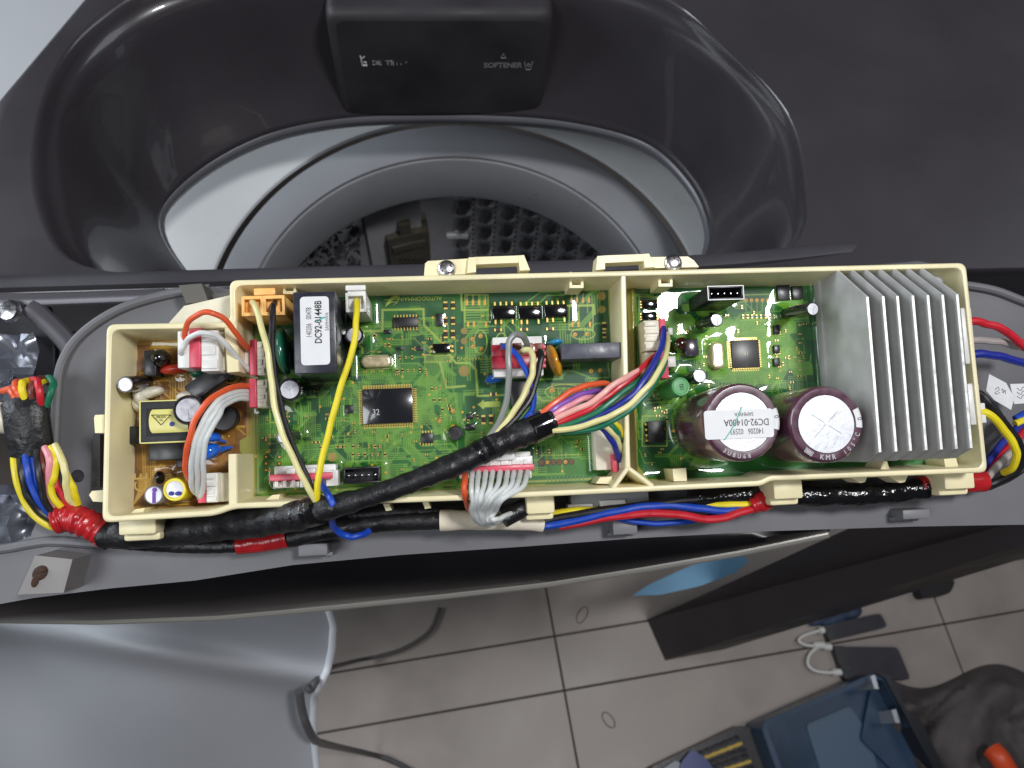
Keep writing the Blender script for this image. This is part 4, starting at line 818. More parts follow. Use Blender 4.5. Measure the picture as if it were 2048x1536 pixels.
# ribbon of white wires
R = thing('ribbon_lead', 'fan of nine white wires and one orange wire drooping over the tray front', 'wires', T(1000, 980, 10))
pbox(R, 'plug_band', (918, 931, 1069, 943), 8, 15, PINK, .3); housing(R, 'plug', (930, 914, 1066, 932), 8, 14, WHITE, 6, False); pbox(R, 'plug_plate', (960, 908, 1030, 921), 8, 15.5, WHITE)
pbox(R, 'plug_plate', (919, 944, 930, 957), 7, 11, WHITE, .3)
sx = [945, 958, 972, 986, 1001, 1016, 1029, 1042, 1056]
for i in range(10): pbox(R, 'plug_rib', (936+i*13.6, 942, 941+i*13.6, 956), 8, 13, WHITE, .2)
wire(R, 'orange', [(931, 938, 12), (930, 950, 18), (929, 970, 23), (930, 990, 22), (934, 1008, 14), (940, 1022, 6)], 1.2)
for i, x in enumerate(sx):
    f = i/8
    wire(R, 'white', [(x, 938, 12), (x-1-2*f, 952, 18), (x-3-9*f, 975, 23.5+.8*(i % 2)), (946+i*5.5+14*f, 1000, 23+1.0*(i % 3)), (943+i*5.2+6*f, 1022, 17-1.2*f), (950+i*4.2, 1040-6*f, 10+i*.5), (966+i*2.6, 1049-10*f, 5+1.3*i), (984+i*1.6, 1047-9*f, 3+1.4*i), (1002+i*.8, 1040-8*f, 2+1.2*i), (1024, 1032-6*f, 0+.8*i)], .97)
obj('tape_sleeve', MB().tube(path([(1006, 1038, 5), (1028, 1026, 4), (1052, 1014, 2), (1080, 1004, -2)], 6), [3.6]*19, 16), TAPE, R)
# lower harness along the front of the tray
U = thing('lower_cable', 'long cable along the tray front wrapped in black, red and cream tape', 'wire harness', T(900, 1040, -10))
obj('tape_sleeve', MB().tube(path([(205, 1080, -14), (300, 1088, -14), (400, 1092, -14), (480, 1089, -13), (580, 1076, -12), (680, 1056, -9), (780, 1044, -7), (890, 1040, -6)], 16), [2.9]*48+[3.6]*65, 16, wrap=(22, .08)), TAPE, U, smooth=60)
obj('tape_sleeve', MB().tube(path([(700, 1030, -9), (800, 1024, -8), (900, 1026, -8), (1000, 1030, -9), (1060, 1014, -12)], 8), 3.2, 14), TAPE, U, smooth=60)
obj('red_tape', MB().tube(path([(475, 1089, -12.6), (525, 1084, -12.2), (575, 1075, -11.6)], 6), 4.05, 16), REDTAPE, U, label='red tape band')
obj('cream_tape', MB().tube(path([(880, 1041, -5.5), (930, 1040, -5), (985, 1042, -5), (1040, 1044, -5), (1086, 1049, -6)], 8), np.linspace(4.3, 3.0, 33)*(1+.03*np.sin(np.linspace(0, 20, 33))), 18), CREAMTAPE, U, smooth=60, label='cream cloth tape')
wire(U, 'yellow', [(1070, 1040, -7), (1110, 1027, -5), (1150, 1022, -5), (1200, 1020, -7), (1300, 1018, -9), (1380, 1012, -8), (1440, 1010, -6), (1512, 1008, -5)], 1.5)
wire(U, 'black', [(1070, 1048, -6), (1110, 1036, -4), (1170, 1026, -3), (1240, 1016, -3), (1310, 1007, -3), (1360, 1001, -3), (1394, 998, -3)], 1.5)
wire(U, 'blue', [(1078, 1052, -6), (1110, 1049, -4), (1175, 1036, -3), (1235, 1022, -2), (1290, 1012, -2), (1340, 1011, -3), (1400, 1017, -4), (1450, 1021, -5), (1512, 1014, -6)], 1.6)
wire(U, 'red', [(1120, 1053, -9), (1160, 1046, -6), (1225, 1033, -3), (1290, 1027, -2), (1350, 1029, -2), (1405, 1037, -3), (1445, 1036, -3), (1480, 1025, -3), (1515, 1015, -4)], 1.6)
wire(U, 'blue', [(1230, 1036, -10), (1280, 1044, -10), (1330, 1047, -10), (1385, 1041, -10), (1440, 1028, -10)], 1.2)
obj('red_tape', MB().tube(path([(1503, 1013, -4.5), (1525, 1003, -4), (1550, 990, -5), (1575, 985, -7)], 6), [3.2]*4+[4.2]*15, 16), REDTAPE, U, smooth=60, label='dark red tape band')
tp = path([(1380, 1000, -10), (1480, 990, -9), (1560, 990, -8), (1680, 990, -7), (1780, 985, -6), (1850, 975, -5)], 20); obj('tape_sleeve', MB().tube(tp, 4.4*(1+.06*np.sin(np.linspace(0, 40, len(tp)))), 20, wrap=(9, .1)), TAPES, U, smooth=60)
obj('red_tape', MB().tube(path([(1838, 976, -5), (1870, 970, -5), (1920, 964, -5), (1966, 962, -6)], 6), 4.7, 16), REDTAPE, U, smooth=60, label='red tape band at the right end')
cnr = thing('connector_block', 'pale grey connector tucked beneath the tray behind the bare coloured wires', 'connector', T(1215, 1005, -14))
pbox(cnr, 'body', (1142, 984, 1298, 1012), -16, -9, mat('pale_grey_nylon', lin(150, 152, 156), .4), .5); pbox(cnr, 'plug_plate', (1136, 1008, 1186, 1020), -14, -8, WHITE); pbox(cnr, 'plug_plate', (1200, 1000, 1252, 1017), -14, -7.5, WHITE)
# left bundle
K = thing('left_bundle', 'bundle of coloured wires bound with black tape at the left edge of the machine', 'wire harness', T(70, 900, -14))
tv = path([(46, 800, -6), (52, 830, -5), (58, 870, -6), (64, 908, -8)], 8); obj('tape_sleeve', MB().tube(tv, [8.6]*25, 20, flat=.55), TAPE, K, smooth=60)
for c_, P in (('orange', [(50, 815, -5), (36, 785, -2), (30, 772, -4), (36, 764, -8), (50, 770, -12)]), ('yellow', [(56, 815, -4), (44, 780, -1), (46, 765, -3), (58, 762, -8), (70, 775, -14)]), ('red', [(82, 812, -4), (80, 785, -1), (74, 762, -3), (62, 760, -8), (55, 775, -14)]),
              ('green', [(92, 812, -5), (102, 785, -3), (106, 768, -5), (98, 756, -9), (80, 764, -14)]), ('brown', [(66, 812, -4), (62, 780, -2), (70, 764, -4), (84, 757, -9), (96, 766, -14)]), ('yellow', [(76, 812, -5), (70, 790, -4), (78, 768, -6), (90, 760, -10)]), ('orange', [(40, 812, -6), (28, 790, -4), (20, 778, -8), (6, 782, -12)]),
              ('yellow', [(28, 905, -7), (30, 940, -6), (42, 990, -8), (66, 1028, -10), (100, 1052, -12), (116, 1054, -12)]), ('black', [(40, 905, -6), (44, 945, -4), (56, 990, -6), (80, 1024, -9), (118, 1048, -11)]), ('blue', [(50, 900, -5), (56, 940, -3), (68, 985, -5), (94, 1020, -8), (122, 1040, -11)]), ('blue', [(60, 900, -6), (68, 945, -5), (80, 990, -7), (104, 1020, -9), (124, 1036, -11)]),
              ('white', [(52, 903, -8), (62, 970, -8), (80, 1010, -9), (112, 1038, -11)]), ('black', [(74, 900, -4), (78, 940, -2), (84, 985, -4), (100, 1018, -7), (124, 1034, -10)]), ('pink', [(90, 895, -4), (98, 915, -1), (100, 940, -2), (98, 970, -5), (104, 1005, -8), (126, 1026, -10)]), ('brown', [(82, 900, -5), (86, 935, -3), (96, 970, -6), (110, 1000, -8), (128, 1022, -10)]),
              ('yellow', [(102, 893, -4), (112, 920, -2), (108, 950, -3), (102, 975, -5), (110, 1000, -6), (130, 1020, -9)]), ('cream', [(110, 890, -4), (122, 915, -1), (132, 945, -1), (132, 970, -3), (138, 995, -6), (150, 1010, -9)]), ('yellow', [(106, 892, -6), (124, 930, -4), (142, 965, -4), (150, 990, -6), (156, 1008, -9)]), ('red', [(94, 895, -7), (110, 960, -6), (122, 985, -7), (138, 1012, -9)]), ('grey', [(70, 905, -9), (88, 970, -9), (104, 1000, -10), (126, 1030, -12)])): wire(K, c_, P, 1.35)
rt = path([(112, 1042, -10), (135, 1035, -10), (165, 1043, -9), (200, 1060, -10), (214, 1068, -11)], 20); obj('red_tape', MB().tube(rt, (5.0+.25*np.sin(np.linspace(0, 60, len(rt))))*np.linspace(1.0, 1.1, len(rt)), 20, wrap=(7, .08)), REDTAPE, K, smooth=60, label='wrinkled red tape')
# right-hand motor wires
Q1 = lead('three thick motor wires, red, translucent grey and blue, leaving the white terminal at the right', (1980, 680, 10))
wire(Q1, 'red', [(1928, 645, 14), (1950, 642, 14), (1976, 648, 13), (2006, 660, 12), (2036, 682, 10), (2070, 710, 8)], 1.7); wire(Q1, 'clear', [(1932, 681, 12), (1960, 680, 11), (1996, 684, 8), (2030, 692, 4), (2070, 700, 0)], 1.5); wire(Q1, 'navy', [(1936, 711, 13), (1960, 707, 13), (1990, 711, 12), (2024, 720, 10), (2070, 732, 8)], 1.7)
Q2 = lead('black and yellow wires bending down from the lower white terminal at the right', (1995, 860, 10))
wire(Q2, 'black', [(1944, 784, 14), (1962, 790, 14), (1984, 815, 14), (2010, 848, 12), (2034, 880, 9), (2042, 910, 6), (2030, 945, 2), (1990, 965, -4), (1950, 975, -8)], 1.7)
wire(Q2, 'yellow', [(1950, 829, 14), (1966, 824, 15), (1985, 834, 15), (2008, 860, 13), (2028, 890, 11), (2033, 912, 9), (2024, 935, 5), (2008, 945, 0)], 1.6)
pbox(Q2, 'plug', (1950, 806, 1972, 846), 8, 16, WHITE)
for k, (c_, P) in enumerate((('navy', [(1960, 945, -8), (1990, 905, -6), (2020, 870, -5), (2060, 830, -6)]), ('red', [(1966, 956, -8), (2000, 915, -7), (2030, 880, -6), (2064, 850, -6)]), ('clear', [(1962, 968, -6), (1984, 945, -4), (2010, 915, -4), (2060, 880, -5)]), ('blue', [(2030, 838, -6), (2048, 828, -6), (2070, 820, -6)]), ('yellow', [(2030, 848, -5), (2050, 840, -5), (2070, 836, -5)]), ('black', [(1975, 975, -10), (2020, 955, -8), (2070, 920, -8)]))): wire(Q2, c_, P, 1.6)
def tag(label, pts, z, zz):
    t = thing('paper_tag', label, 'paper tag', T(pts[0][0], pts[0][1], z))
    obj('paper', MB().prism([T(a, b, z) for a, b in pts], z-.15, z+.1), PAPERW, t); return t
t1 = tag('small tilted white paper tag with handwritten marks beside the right end of the tray', [(1972, 781), (1978, 748), (2012, 766), (2028, 795), (2022, 820), (1988, 800)], 3, 0)
def scrawl(t, P, z): obj('handwriting', MB().tube(path([(a, b, z) for a, b in P], 5), .13, 5, flat=.3), INK, t)
scrawl(t1, [(1990, 780), (1996, 774), (1998, 780), (1990, 786), (1994, 788), (2000, 784)], 3.15); scrawl(t1, [(2002, 780), (2006, 778), (2006, 786), (2010, 780), (2011, 788)], 3.15)
t2 = tag('second white paper tag cut by the right frame edge, with grey print', [(2020, 768), (2090, 766), (2090, 804), (2028, 808)], 1, 0)
for y in (776, 784, 792): scrawl(t2, [(2034, y), (2042, y+5), (2046, y-2), (2056, y+4), (2070, y)], 1.15)
# ================================================================ WASHING MACHINE
ZD, ZL, ZR = -90.0, -192.0, -266.0            # deck, bowl lip, tub ring
WC = np.array([-55., 136.]); RO, RI = 194.0, 165.0; WR = WC+np.array([3., 7.])
wm = thing('washing_machine', 'dark grey top-loading washing machine with open bowl, white tub rim and steel drum', 'washing machine', (-55, 136, -650), frame='W')
def radial(px, Z, front, N=192):               # closed outline from pixels plus front points, as radius per angle round WC
    P = [WZ(a, b, Z)[:2] for a, b in px]; P = spline(np.c_[P, np.zeros(len(P))], 10)[:, :2]
    P = np.vstack([P, front]); d = P-WC; n = len(P); th = np.linspace(-math.pi, math.pi, N, endpoint=False); r = np.zeros(N)
    for i in range(n):                         # ray against each segment
        a, b = d[i], d[(i+1) % n]; e = b-a
        for k, t in enumerate(th):
            u = np.array([math.cos(t), math.sin(t)]); den = u[0]*e[1]-u[1]*e[0]
            if abs(den) < 1e-9: continue
            s1 = (a[0]*e[1]-a[1]*e[0])/den; s2 = (a[0]*u[1]-a[1]*u[0])/den
            if s1 > 0 and -1e-6 <= s2 <= 1+1e-6: r[k] = max(r[k], s1)
    for _ in range(3): r = (np.roll(r, 1)+2*r+np.roll(r, -1))/4
    return th, r
YF = WZ(300, 548, ZD)[1]; YM = WZ(300, 582, ZD)[1]
mouth_px = [(150, 535), (112, 500), (88, 450), (66, 371), (68, 273), (92, 176), (135, 95), (200, 30), (300, -30), (460, -62), (700, -74), (980, -76), (1200, -50), (1330, -8), (1400, 45), (1460, 103), (1524, 160), (1580, 230), (1606, 300), (1614, 380), (1612, 450), (1585, 505)]
lip_px = [(372, 545), (330, 490), (308, 430), (335, 380), (420, 312), (534, 257), (663, 229), (800, 220), (950, 220), (1132, 233), (1296, 276), (1384, 355), (1420, 430), (1424, 480), (1408, 512)]
th, rm = radial(mouth_px, ZD, [(115, YF), (-230, YF)]); _, rl_ = radial(lip_px, ZL, [(140, 70), (-215, 70)])
prof = [(0, .0), (.025, .006), (.05, .02), (.085, .055), (.11, .085), (.16, .105), (.2, .125), (.235, .16), (.28, .24), (.36, .40), (.46, .56), (.58, .70), (.72, .82), (.86, .91), (.95, .97), (1, 1.0)]
U = np.stack([np.cos(th), np.sin(th)], 1)
def rowpts(r, z): return np.c_[WC+U*r[:, None], np.full(len(th), z)]
XL, XR, YB = WZ(20, 165, ZD)[0], 640., 560.
def rect_r(x0, x1, y0, y1):
    r = np.full(len(th), 1e9)
    for k, t in enumerate(th):
        c, s2 = math.cos(t), math.sin(t); v = []
        if c > 1e-9: v.append((x1-WC[0])/c)
        if c < -1e-9: v.append((x0-WC[0])/c)
        if s2 > 1e-9: v.append((y1-WC[1])/s2)
        if s2 < -1e-9: v.append((y0-WC[1])/s2)
        r[k] = min(v)
    return r
ro = np.maximum(rect_r(XL-6, XR, YM, YB), rm+8)
dl = [WZ(a, b, ZD)[:2] for a, b in ((-20, 214), (140, 25))]
e_ = (dl[1]-dl[0]); nrm = np.array([-e_[1], e_[0]]); nrm /= np.linalg.norm(nrm)
for k in range(len(th)):                       # the deck's own slanting left-back edge
    den = U[k] @ nrm
    if den > 1e-6:
        t = ((dl[0]-WC) @ nrm)/den
        if t > 0: ro[k] = min(ro[k], max(t, rm[k]+8))
rows = [rowpts(ro, ZD-40), rowpts(ro, ZD-4), rowpts(ro-1.2, ZD-1), rowpts(ro-4, ZD)]+[rowpts(rm+(ro-rm)*t, ZD) for t in (.7, .4, .18)]+[rowpts(rm+1.5, ZD-.05)]
rows += [rowpts(rm+(rl_-rm)*a, ZD+(ZL-ZD)*b) for a, b in prof]
rows += [rowpts(rl_-1.5, ZL-2), rowpts(rl_-1, ZL-5), rowpts(rl_+2, ZL-9), rowpts(rl_+14, ZL-10), rowpts(rl_+40, ZL-8)]
obj('top_cover', MB().grid(np.array(rows), closed=True), DECK, wm, smooth=50, frame='W')
obj('lip_light_ring', MB().grid(np.array([rowpts(rl_-1.2, ZL-4.5), rowpts(rl_-3.2, ZL-6), rowpts(rl_-3.4, ZL-9), rowpts(rl_+1.0, ZL-17)]), closed=True), mat('lip_lit_grey', lin(92, 92, 98), .3), wm, smooth=50, frame='W')  # lighter grey ring paints the light caught by the bowl's lower lip
# tub cover, basket ring and drum
def circ(r, z, c=WC, n=144):
    lim = math.asin(max(-1, min(1, (62-c[1])/r))); a = np.linspace(lim, math.pi-lim, n); return np.c_[c[0]+r*np.cos(a), c[1]+r*np.sin(a), np.full(n, z)]
obj('tub_cover', MB().grid(np.array([circ(290, ZR+14, WR), circ(220, ZR+2, WR), circ(RO+9, ZR+1, WR), circ(RO+5.6, ZR, WR), circ(RO+5, ZR-1.5, WR), circ(RO+5, ZR-3, WR)])), TUB, wm, smooth=50, frame='W')
obj('basket_ring', MB().grid(np.array([circ(RO, ZR-20, WR), circ(RO-.2, ZR-3, WR), circ(RO-1.5, ZR-1, WR), circ(RO-4, ZR-.2, WR), circ(RI+4, ZR-1), circ(RI+1.2, ZR-2), circ(RI+.8, ZR-3.4)])), RINGG, wm, smooth=50, frame='W')
obj('balance_ring', MB().grid(np.array([circ(RI+.6, ZR-4.6), circ(RI-1.0, ZR-5.2), circ(RI-1.6, ZR-7), circ(RI-1.2, ZR-54), circ(RI, ZR-57), circ(RI+34, ZR-57.5)])), mat('balance_ring_grey', lin(142, 143, 147), .33, noise=(20, .05)), wm, smooth=50, frame='W')
RB = 199.0
def hit(px, py, r=RB):                          # far wall of the drum
    d = _ray(px, py, RW); o = CW[:2]-WC; a = d[:2]@d[:2]; b = o@d[:2]; c = o@o-r*r; t = (-b+math.sqrt(b*b-a*c))/a; return CW+d*t
aa = np.linspace(math.radians(2), math.radians(178), 420); zz = np.linspace(ZR-57, ZR-330, 150); AA, ZZ = np.meshgrid(aa, zz)
a_hi = math.atan2(*(hit(880, 480)[:2]-WC)[::-1]); D = np.zeros(AA.shape); holes = []
rb_ = random.Random(6); a_l0, a_l1 = (math.atan2(*(hit(x, 490)[:2]-WC)[::-1]) for x in (728, 560))
for _ in range(70):
    ca, cz, k_ = rb_.uniform(a_l0+.03, a_l1), ZR-57-rb_.uniform(6, 190), rb_.uniform(3, 5.5)
    D = np.maximum(D, k_*.7*np.exp(-(((AA-ca)*RB/k_)**2+((ZZ-cz)/k_/1.3)**2)))
s_ = (a_hi-AA)*RB                               # arc length to the right of the filter panel
for i in range(9):
    for j in range(13):
        cx, cz = 24+i*23, ZR-66-j*29-(i % 2)*12
        du, dz = (s_-cx)/5.4, (ZZ-cz)/(7.5); dz = np.where(dz > 0, dz*.62, dz*1.7); du = du-.3*dz
        D = np.maximum(D, 6.2*np.exp(-(np.abs(du)**2.6+np.abs(dz-.3*np.abs(du))**2.4)))
    for j in range(40): holes.append((24+i*23+11.5, ZR-60-j*8.5))
rr = RB-D; obj('drum_wall', MB().grid(np.stack([WC[0]+rr*np.cos(AA), WC[1]+rr*np.sin(AA), ZZ], -1)), STEEL, wm, smooth=60, frame='W')
mb = MB()
for u, z in holes:
    a = a_hi-u/RB; n_ = np.array([-math.cos(a), -math.sin(a), 0]); t_ = np.array([-n_[1], n_[0], 0]); c = np.array([WC[0], WC[1], z])-n_*(RB-.7)
    mb.add([c+t_*math.cos(b)*1.15+np.array([0, 0, math.sin(b)*1.15]) for b in np.linspace(0, 2*math.pi, 8, endpoint=False)], [list(range(8))])
obj('drum_holes', mb, HOLE, wm, smooth=0, frame='W', kind='stuff')
mb = MB(); rgh = random.Random(4)
for _ in range(900):
    a = rgh.uniform(a_l0+.02, a_l1+.2); z = ZR-57-rgh.uniform(4, 190); n_ = np.array([-math.cos(a), -math.sin(a), 0]); t_ = np.array([-n_[1], n_[0], 0]); c = np.array([WC[0], WC[1], z])-n_*(RB-.8); k = rgh.uniform(.8, 2.0)
    mb.add([c+t_*math.cos(b)*k+np.array([0, 0, math.sin(b)*k]) for b in np.linspace(0, 2*math.pi, 6, endpoint=False)], [list(range(6))])
obj('drum_holes', mb, HOLE, wm, smooth=0, frame='W', kind='stuff')
obj('drum_floor', MB().grid(np.array([circ(205, ZR-320), circ(120, ZR-326), circ(60, ZR-300), circ(1, ZR-296)])), mat('pulsator_grey', lin(120, 122, 126), .4), wm, smooth=50, frame='W')
def wall_patch(px0, px1, out, z0, z1, n=14):
    a0, a1 = (math.atan2(*(hit(x, 490, RB-out)[:2]-WC)[::-1]) for x in (px0, px1)); A = []
    for z, k in ((z0, out), (z1, out)): A.append([(WC[0]+(RB-k)*math.cos(a), WC[1]+(RB-k)*math.sin(a), z) for a in np.linspace(a0, a1, n)])
    e0 = [(WC[0]+(RB)*math.cos(a), WC[1]+(RB)*math.sin(a), z) for z, a in ((z0, a0), (z1, a0))]; e1 = [(WC[0]+(RB)*math.cos(a), WC[1]+(RB)*math.sin(a), z) for z, a in ((z0, a1), (z1, a1))]
    m = MB().grid(np.array(A)); m.add([A[0][0], A[1][0], e0[1], e0[0]], [(0, 1, 2, 3)]); m.add([A[0][-1], A[1][-1], e1[1], e1[0]], [(0, 1, 2, 3)])
    m.grid(np.array([A[0], [(WC[0]+RB*math.cos(a), WC[1]+RB*math.sin(a), z0) for a in np.linspace(a0, a1, n)]])); return m
obj('filter_panel', wall_patch(738, 846, 5, ZR-58, ZR-325), FILTP, wm, smooth=30, frame='W')
hz = lambda y: hit(820, y, RB-13)[2]
flt = obj('lint_filter', wall_patch(777, 860, 13, hz(470), hz(640)), FILT, wm, smooth=30, frame='W')
obj('filter_tab', wall_patch(803, 825, 12, hz(450), hz(470)), FILT, flt, smooth=30, frame='W')
obj('filter_lip', wall_patch(785, 852, 16, hz(484), hz(494)), FILT, flt, smooth=30, frame='W'); obj('shelf', wall_patch(894, 936, 2.5, hz(498), hz(504)), mat('pale_plastic_edge', lin(206, 206, 206), .3), wm, smooth=30, frame='W')
mb = MB()
for i in range(6):
    for j in range(5):
        c = hit(800+i*9+(j % 2)*4.5, 520+j*7, RB-13.4); n_ = np.r_[WC-c[:2], 0]; n_ /= np.linalg.norm(n_); t_ = np.array([-n_[1], n_[0], 0])
        mb.add([c+n_*.3+t_*math.cos(b)*1.5+np.array([0, 0, math.sin(b)*1.5]) for b in np.linspace(0, 2*math.pi, 8, endpoint=False)], [list(range(8))])
obj('filter_holes', mb, HOLE, flt, smooth=0, frame='W')
obj('cabinet_front', MB().box(-345, 300, 52, 60, -640, ZD-66), DARKP, wm, frame='W')
# detergent drawer at the back of the bowl
YD = WZ(880, 22, ZD)[1]+12
dp = [WY(a, b, YD) for a, b in ((648, 24), (1108, 30), (1106, 236), (634, 224))]
x0, x1 = dp[0][0], dp[1][0]; z1, z0 = (dp[0][2]+dp[1][2])/2, (dp[2][2]+dp[3][2])/2-4
F = fillet([(x0-1, z0), (x1+1, z0), (x1, z1), (x0, z1)], 9, 6); n_ = len(F)
def face(d, y): c = F.mean(0); return np.array([(c[0]+(p[0]-c[0])*(1-d/(abs(x1-x0)/2)), y, c[1]+(p[1]-c[1])*(1-d/(abs(z1-z0)/2))) for p in F])
mb = MB().grid(np.array([face(-.5, YD+70), face(-.5, YD+8), face(.7, YD+3.4), face(2.6, YD+1), face(6.0, YD)]), closed=True); mb.add(face(6.0, YD), [list(range(n_))])
dr = obj('detergent_drawer', mb, DRAWER, wm, smooth=50, frame='W', label='dark detergent drawer with white lettering')
FB = [(1, 0, 0), (0, 0, 1), (0, -1, 0)]
def dtext(body, px, py, size, m, sx=1, bold=0): text('lettering', body, WY(px, py, YD-.15), size, 0, m, dr, .06, frame='W', basis=FB, sx=sx, bold=bold)
dtext('SOFTENER', 1006, 131, 6.4, GREYINK, .92, .12)
def dlines(segs, m, w=.35, name='printed_symbol'):
    mb = MB()
    for s2 in segs: mb.tube([WY(a, b, YD-.1) for a, b in s2], w, 6, flat=1)
    obj(name, mb, m, dr, frame='W')
dlines([[(1002, 116), (1007, 107), (1012, 116), (1002, 116)], [(1049, 124), (1052, 139), (1061, 139), (1065, 124)], [(1054, 130), (1057, 127), (1060, 130), (1057, 134), (1054, 130)]], GREYINK)
dlines([[(721, 113), (725, 131), (735, 131)], [(727, 124), (732, 124), (734, 130), (727, 129)], [(720, 111), (724, 117), (729, 113)]], WHITEINK, .45)
dtext('DETERGENT', 778, 126, 5.6, mat('worn_print', lin(58, 56, 62), .5), .95)        # worn: the last letters rubbed nearly away
dtext('DE  TE', 766, 126, 5.6, WHITEINK, .95, .05); dlines([[(787, 124), (787, 131)], [(794, 126), (794, 131)], [(802, 127), (802, 130)], [(811, 125), (813, 125)]], GREYINK, .4)
# front lip of the deck and the dark channel before the panel
fb = [WZ(a, b, ZD+z_) for a, b, z_ in ((-120, 566, 3), (460, 549, 3), (1100, 532, 3), (1400, 520, 3), (1560, 507, 2), (1700, 492, 0), (1800, 480, -5))]
A = []
for dy, dz in ((16, -40), (14, -5), (10, -1.5), (0, .5), (-9, 0), (-11, -3), (-11, -40)): A.append([p+np.array([0, dy*.45, dz]) for p in spline(fb, 8)])
obj('front_ledge', MB().grid(np.array(A)), mat('ledge_grey', lin(66, 65, 70), .42, noise=(20, .06)), wm, smooth=40, frame='W')
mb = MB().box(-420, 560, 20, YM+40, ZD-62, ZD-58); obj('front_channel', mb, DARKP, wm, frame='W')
# control panel frame (lies in the tilted plane of the tray)
ZP = -22
edge = [(-150, 1222), (0, 1208), (66, 1196), (219, 1177), (390, 1161), (586, 1130), (800, 1110), (1050, 1093), (1280, 1076), (1550, 1062), (1830, 1053), (2180, 1047)]
pl = [(430, 574), (330, 584), (230, 614), (155, 665), (116, 725), (106, 800), (101, 900), (86, 1010), (62, 1072), (-10, 1100), (-150, 1140)]+edge+[(2180, 640), (2060, 598), (1990, 572), (1900, 560), (1200, 600), (700, 610)]
mb = px_prism(MB(), pl, ZP-4, ZP); obj('panel_frame', mb, PANEL, wm, smooth=30)
for P in ([(420, 577), (330, 590), (236, 620), (162, 670), (124, 728), (114, 800), (109, 900), (95, 1010)], [(1900, 566), (1985, 580), (2056, 606), (2180, 650)], [(-150, 1108), (0, 1098), (60, 1088), (110, 1083), (210, 1090)]):
    obj('panel_rim', MB().tube(path([(a, b, ZP+1.0) for a, b in P], 8), 2.0, 10), PANEL, wm)
for q in ((596, 1088, 655, 1112), (1226, 1040, 1275, 1069), (1806, 1019, 1860, 1038)):
    a0, a1, b0, b1 = R4(*q, -12); obj('panel_clip', MB().box(a0, a1, b0, b1, ZP-.2, -12, .5).box(a0-1, a1+1, b0-1.2, b0+.5, ZP-.2, ZP+3, .3), mat('clip_grey', lin(120, 120, 124), .5, noise=(60, .1)), wm)
px_prism(m := MB(), [(356, 570), (404, 566), (418, 604), (372, 608)], ZP, -8, .04); px_prism(m, [(424, 588), (462, 584), (462, 604), (428, 606)], ZP, -12); obj('panel_clip', m, mat('clip_dark', lin(92, 90, 84), .5), wm)
px_prism(m := MB(), [(34, 1190), (70, 1110), (146, 1118), (128, 1186)], ZP-1, -6, .02); bk = obj('bracket', m, mat('bracket_grey', lin(128, 124, 122), .5, noise=(40, .12)), wm, label='pale bracket with a rusty screw hole')
RUST = mat('rust', lin(60, 38, 26), .8, noise=(700, .5), bump=(900, .8, .8))
p = T(80, 1146, -5.8); obj('rusty_hole', MB().ball(p, 3.2, 2.6, .5, 16, 8, .7).ball(T(70, 1163, -5.8), 1.4, 2.4, .4, 12, 6, -.3).ball(T(86, 1140, -5.6), 1.5, 1.2, .6, 12, 6), RUST, bk)
p = T(155, 952, ZP); obj('panel_hole', MB().lathe(p, [(2.6, .05), (2.4, .3), (1.6, .12), (.01, .1)], 18), DARKP, wm)
px_prism(m := MB(), [(186, 868), (200, 868), (200, 975), (184, 974)], ZP, -14); obj('panel_slot', m, mat('slot_dark', lin(60, 60, 60), .5), wm)
# black curved fascia hanging from the panel's front edge, and a pale tube painting the highlight on its lower edge
ex, ey = zip(*edge); low = [(-150, 1233), (0, 1238), (200, 1241), (440, 1233), (640, 1215), (880, 1191), (1100, 1166), (1280, 1138), (1480, 1104), (1655, 1068)]; lx, ly = zip(*low)
A = [[], [], [], []]; TR = []
for x in np.linspace(-150, 1655, 60):
    top = GR @ T(x, np.interp(x, ex, ey), ZP-1.0); f = (1655-x)/1805; drop = 5+36*min(1, f*1.7)
    b = WZ(x, np.interp(x, lx, ly), top[2]-drop)
    A[0].append(top); A[1].append(top+(b-top)*.33+np.array([0, -4*min(1, f*3), 3])); A[2].append(top+(b-top)*.7+np.array([0, -3*min(1, f*3), 2])); A[3].append(b); TR.append(b)
B_ = [[p+np.array([0, 3, -2]) for p in r] for r in A[::-1]]
obj('fascia', MB().grid(np.array(A+B_)), FASCIA, wm, smooth=60, frame='W', label='glossy black curved front fascia')
obj('fascia_highlight', MB().tube(TR, 1.9, 10), mat('edge_highlight_grey', lin(150, 148, 142), .3, metal=.4), wm, frame='W')
# the dark corner left of the panel: bracketry and crumpled foil
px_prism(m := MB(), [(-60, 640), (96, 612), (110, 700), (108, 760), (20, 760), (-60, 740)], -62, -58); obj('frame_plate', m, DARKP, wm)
for P, r_ in (([(60, 612), (130, 680), (160, 735)], 4.5), ([(-40, 602), (120, 598), (330, 590)], 3)): obj('frame_rail', MB().tube(path([(a, b, -44) for a, b in P], 6), r_, 10, flat=.5), mat('rail_grey', lin(90, 88, 94), .35, metal=.4), wm)
p = T(18, 622, -40); obj('screw', MB().lathe(p, [(5, -1), (5, .5), (4, 2), (1, 2.6), (.01, 2.6)], 20), SILVER, wm)
def foil(px, py, w, h, seed, z):
    r_ = np.random.default_rng(seed); n = 9; A = np.zeros((n, n, 3)); c = T(px, py, z)
    for i in range(n):
        for j in range(n): A[i, j] = c+np.array([(j/(n-1)-.5)*w, (i/(n-1)-.5)*h, r_.normal()*3.2])
    o = thing('foil_bag', 'crumpled silvery plastic bag at the left edge, '+('above' if seed == 1 else 'below')+' the bound coloured wires', 'plastic bag', c)
    obj('sheet', MB().grid(A), mat('silver_film', lin(120, 124, 134), .25, metal=.5), o, smooth=60)
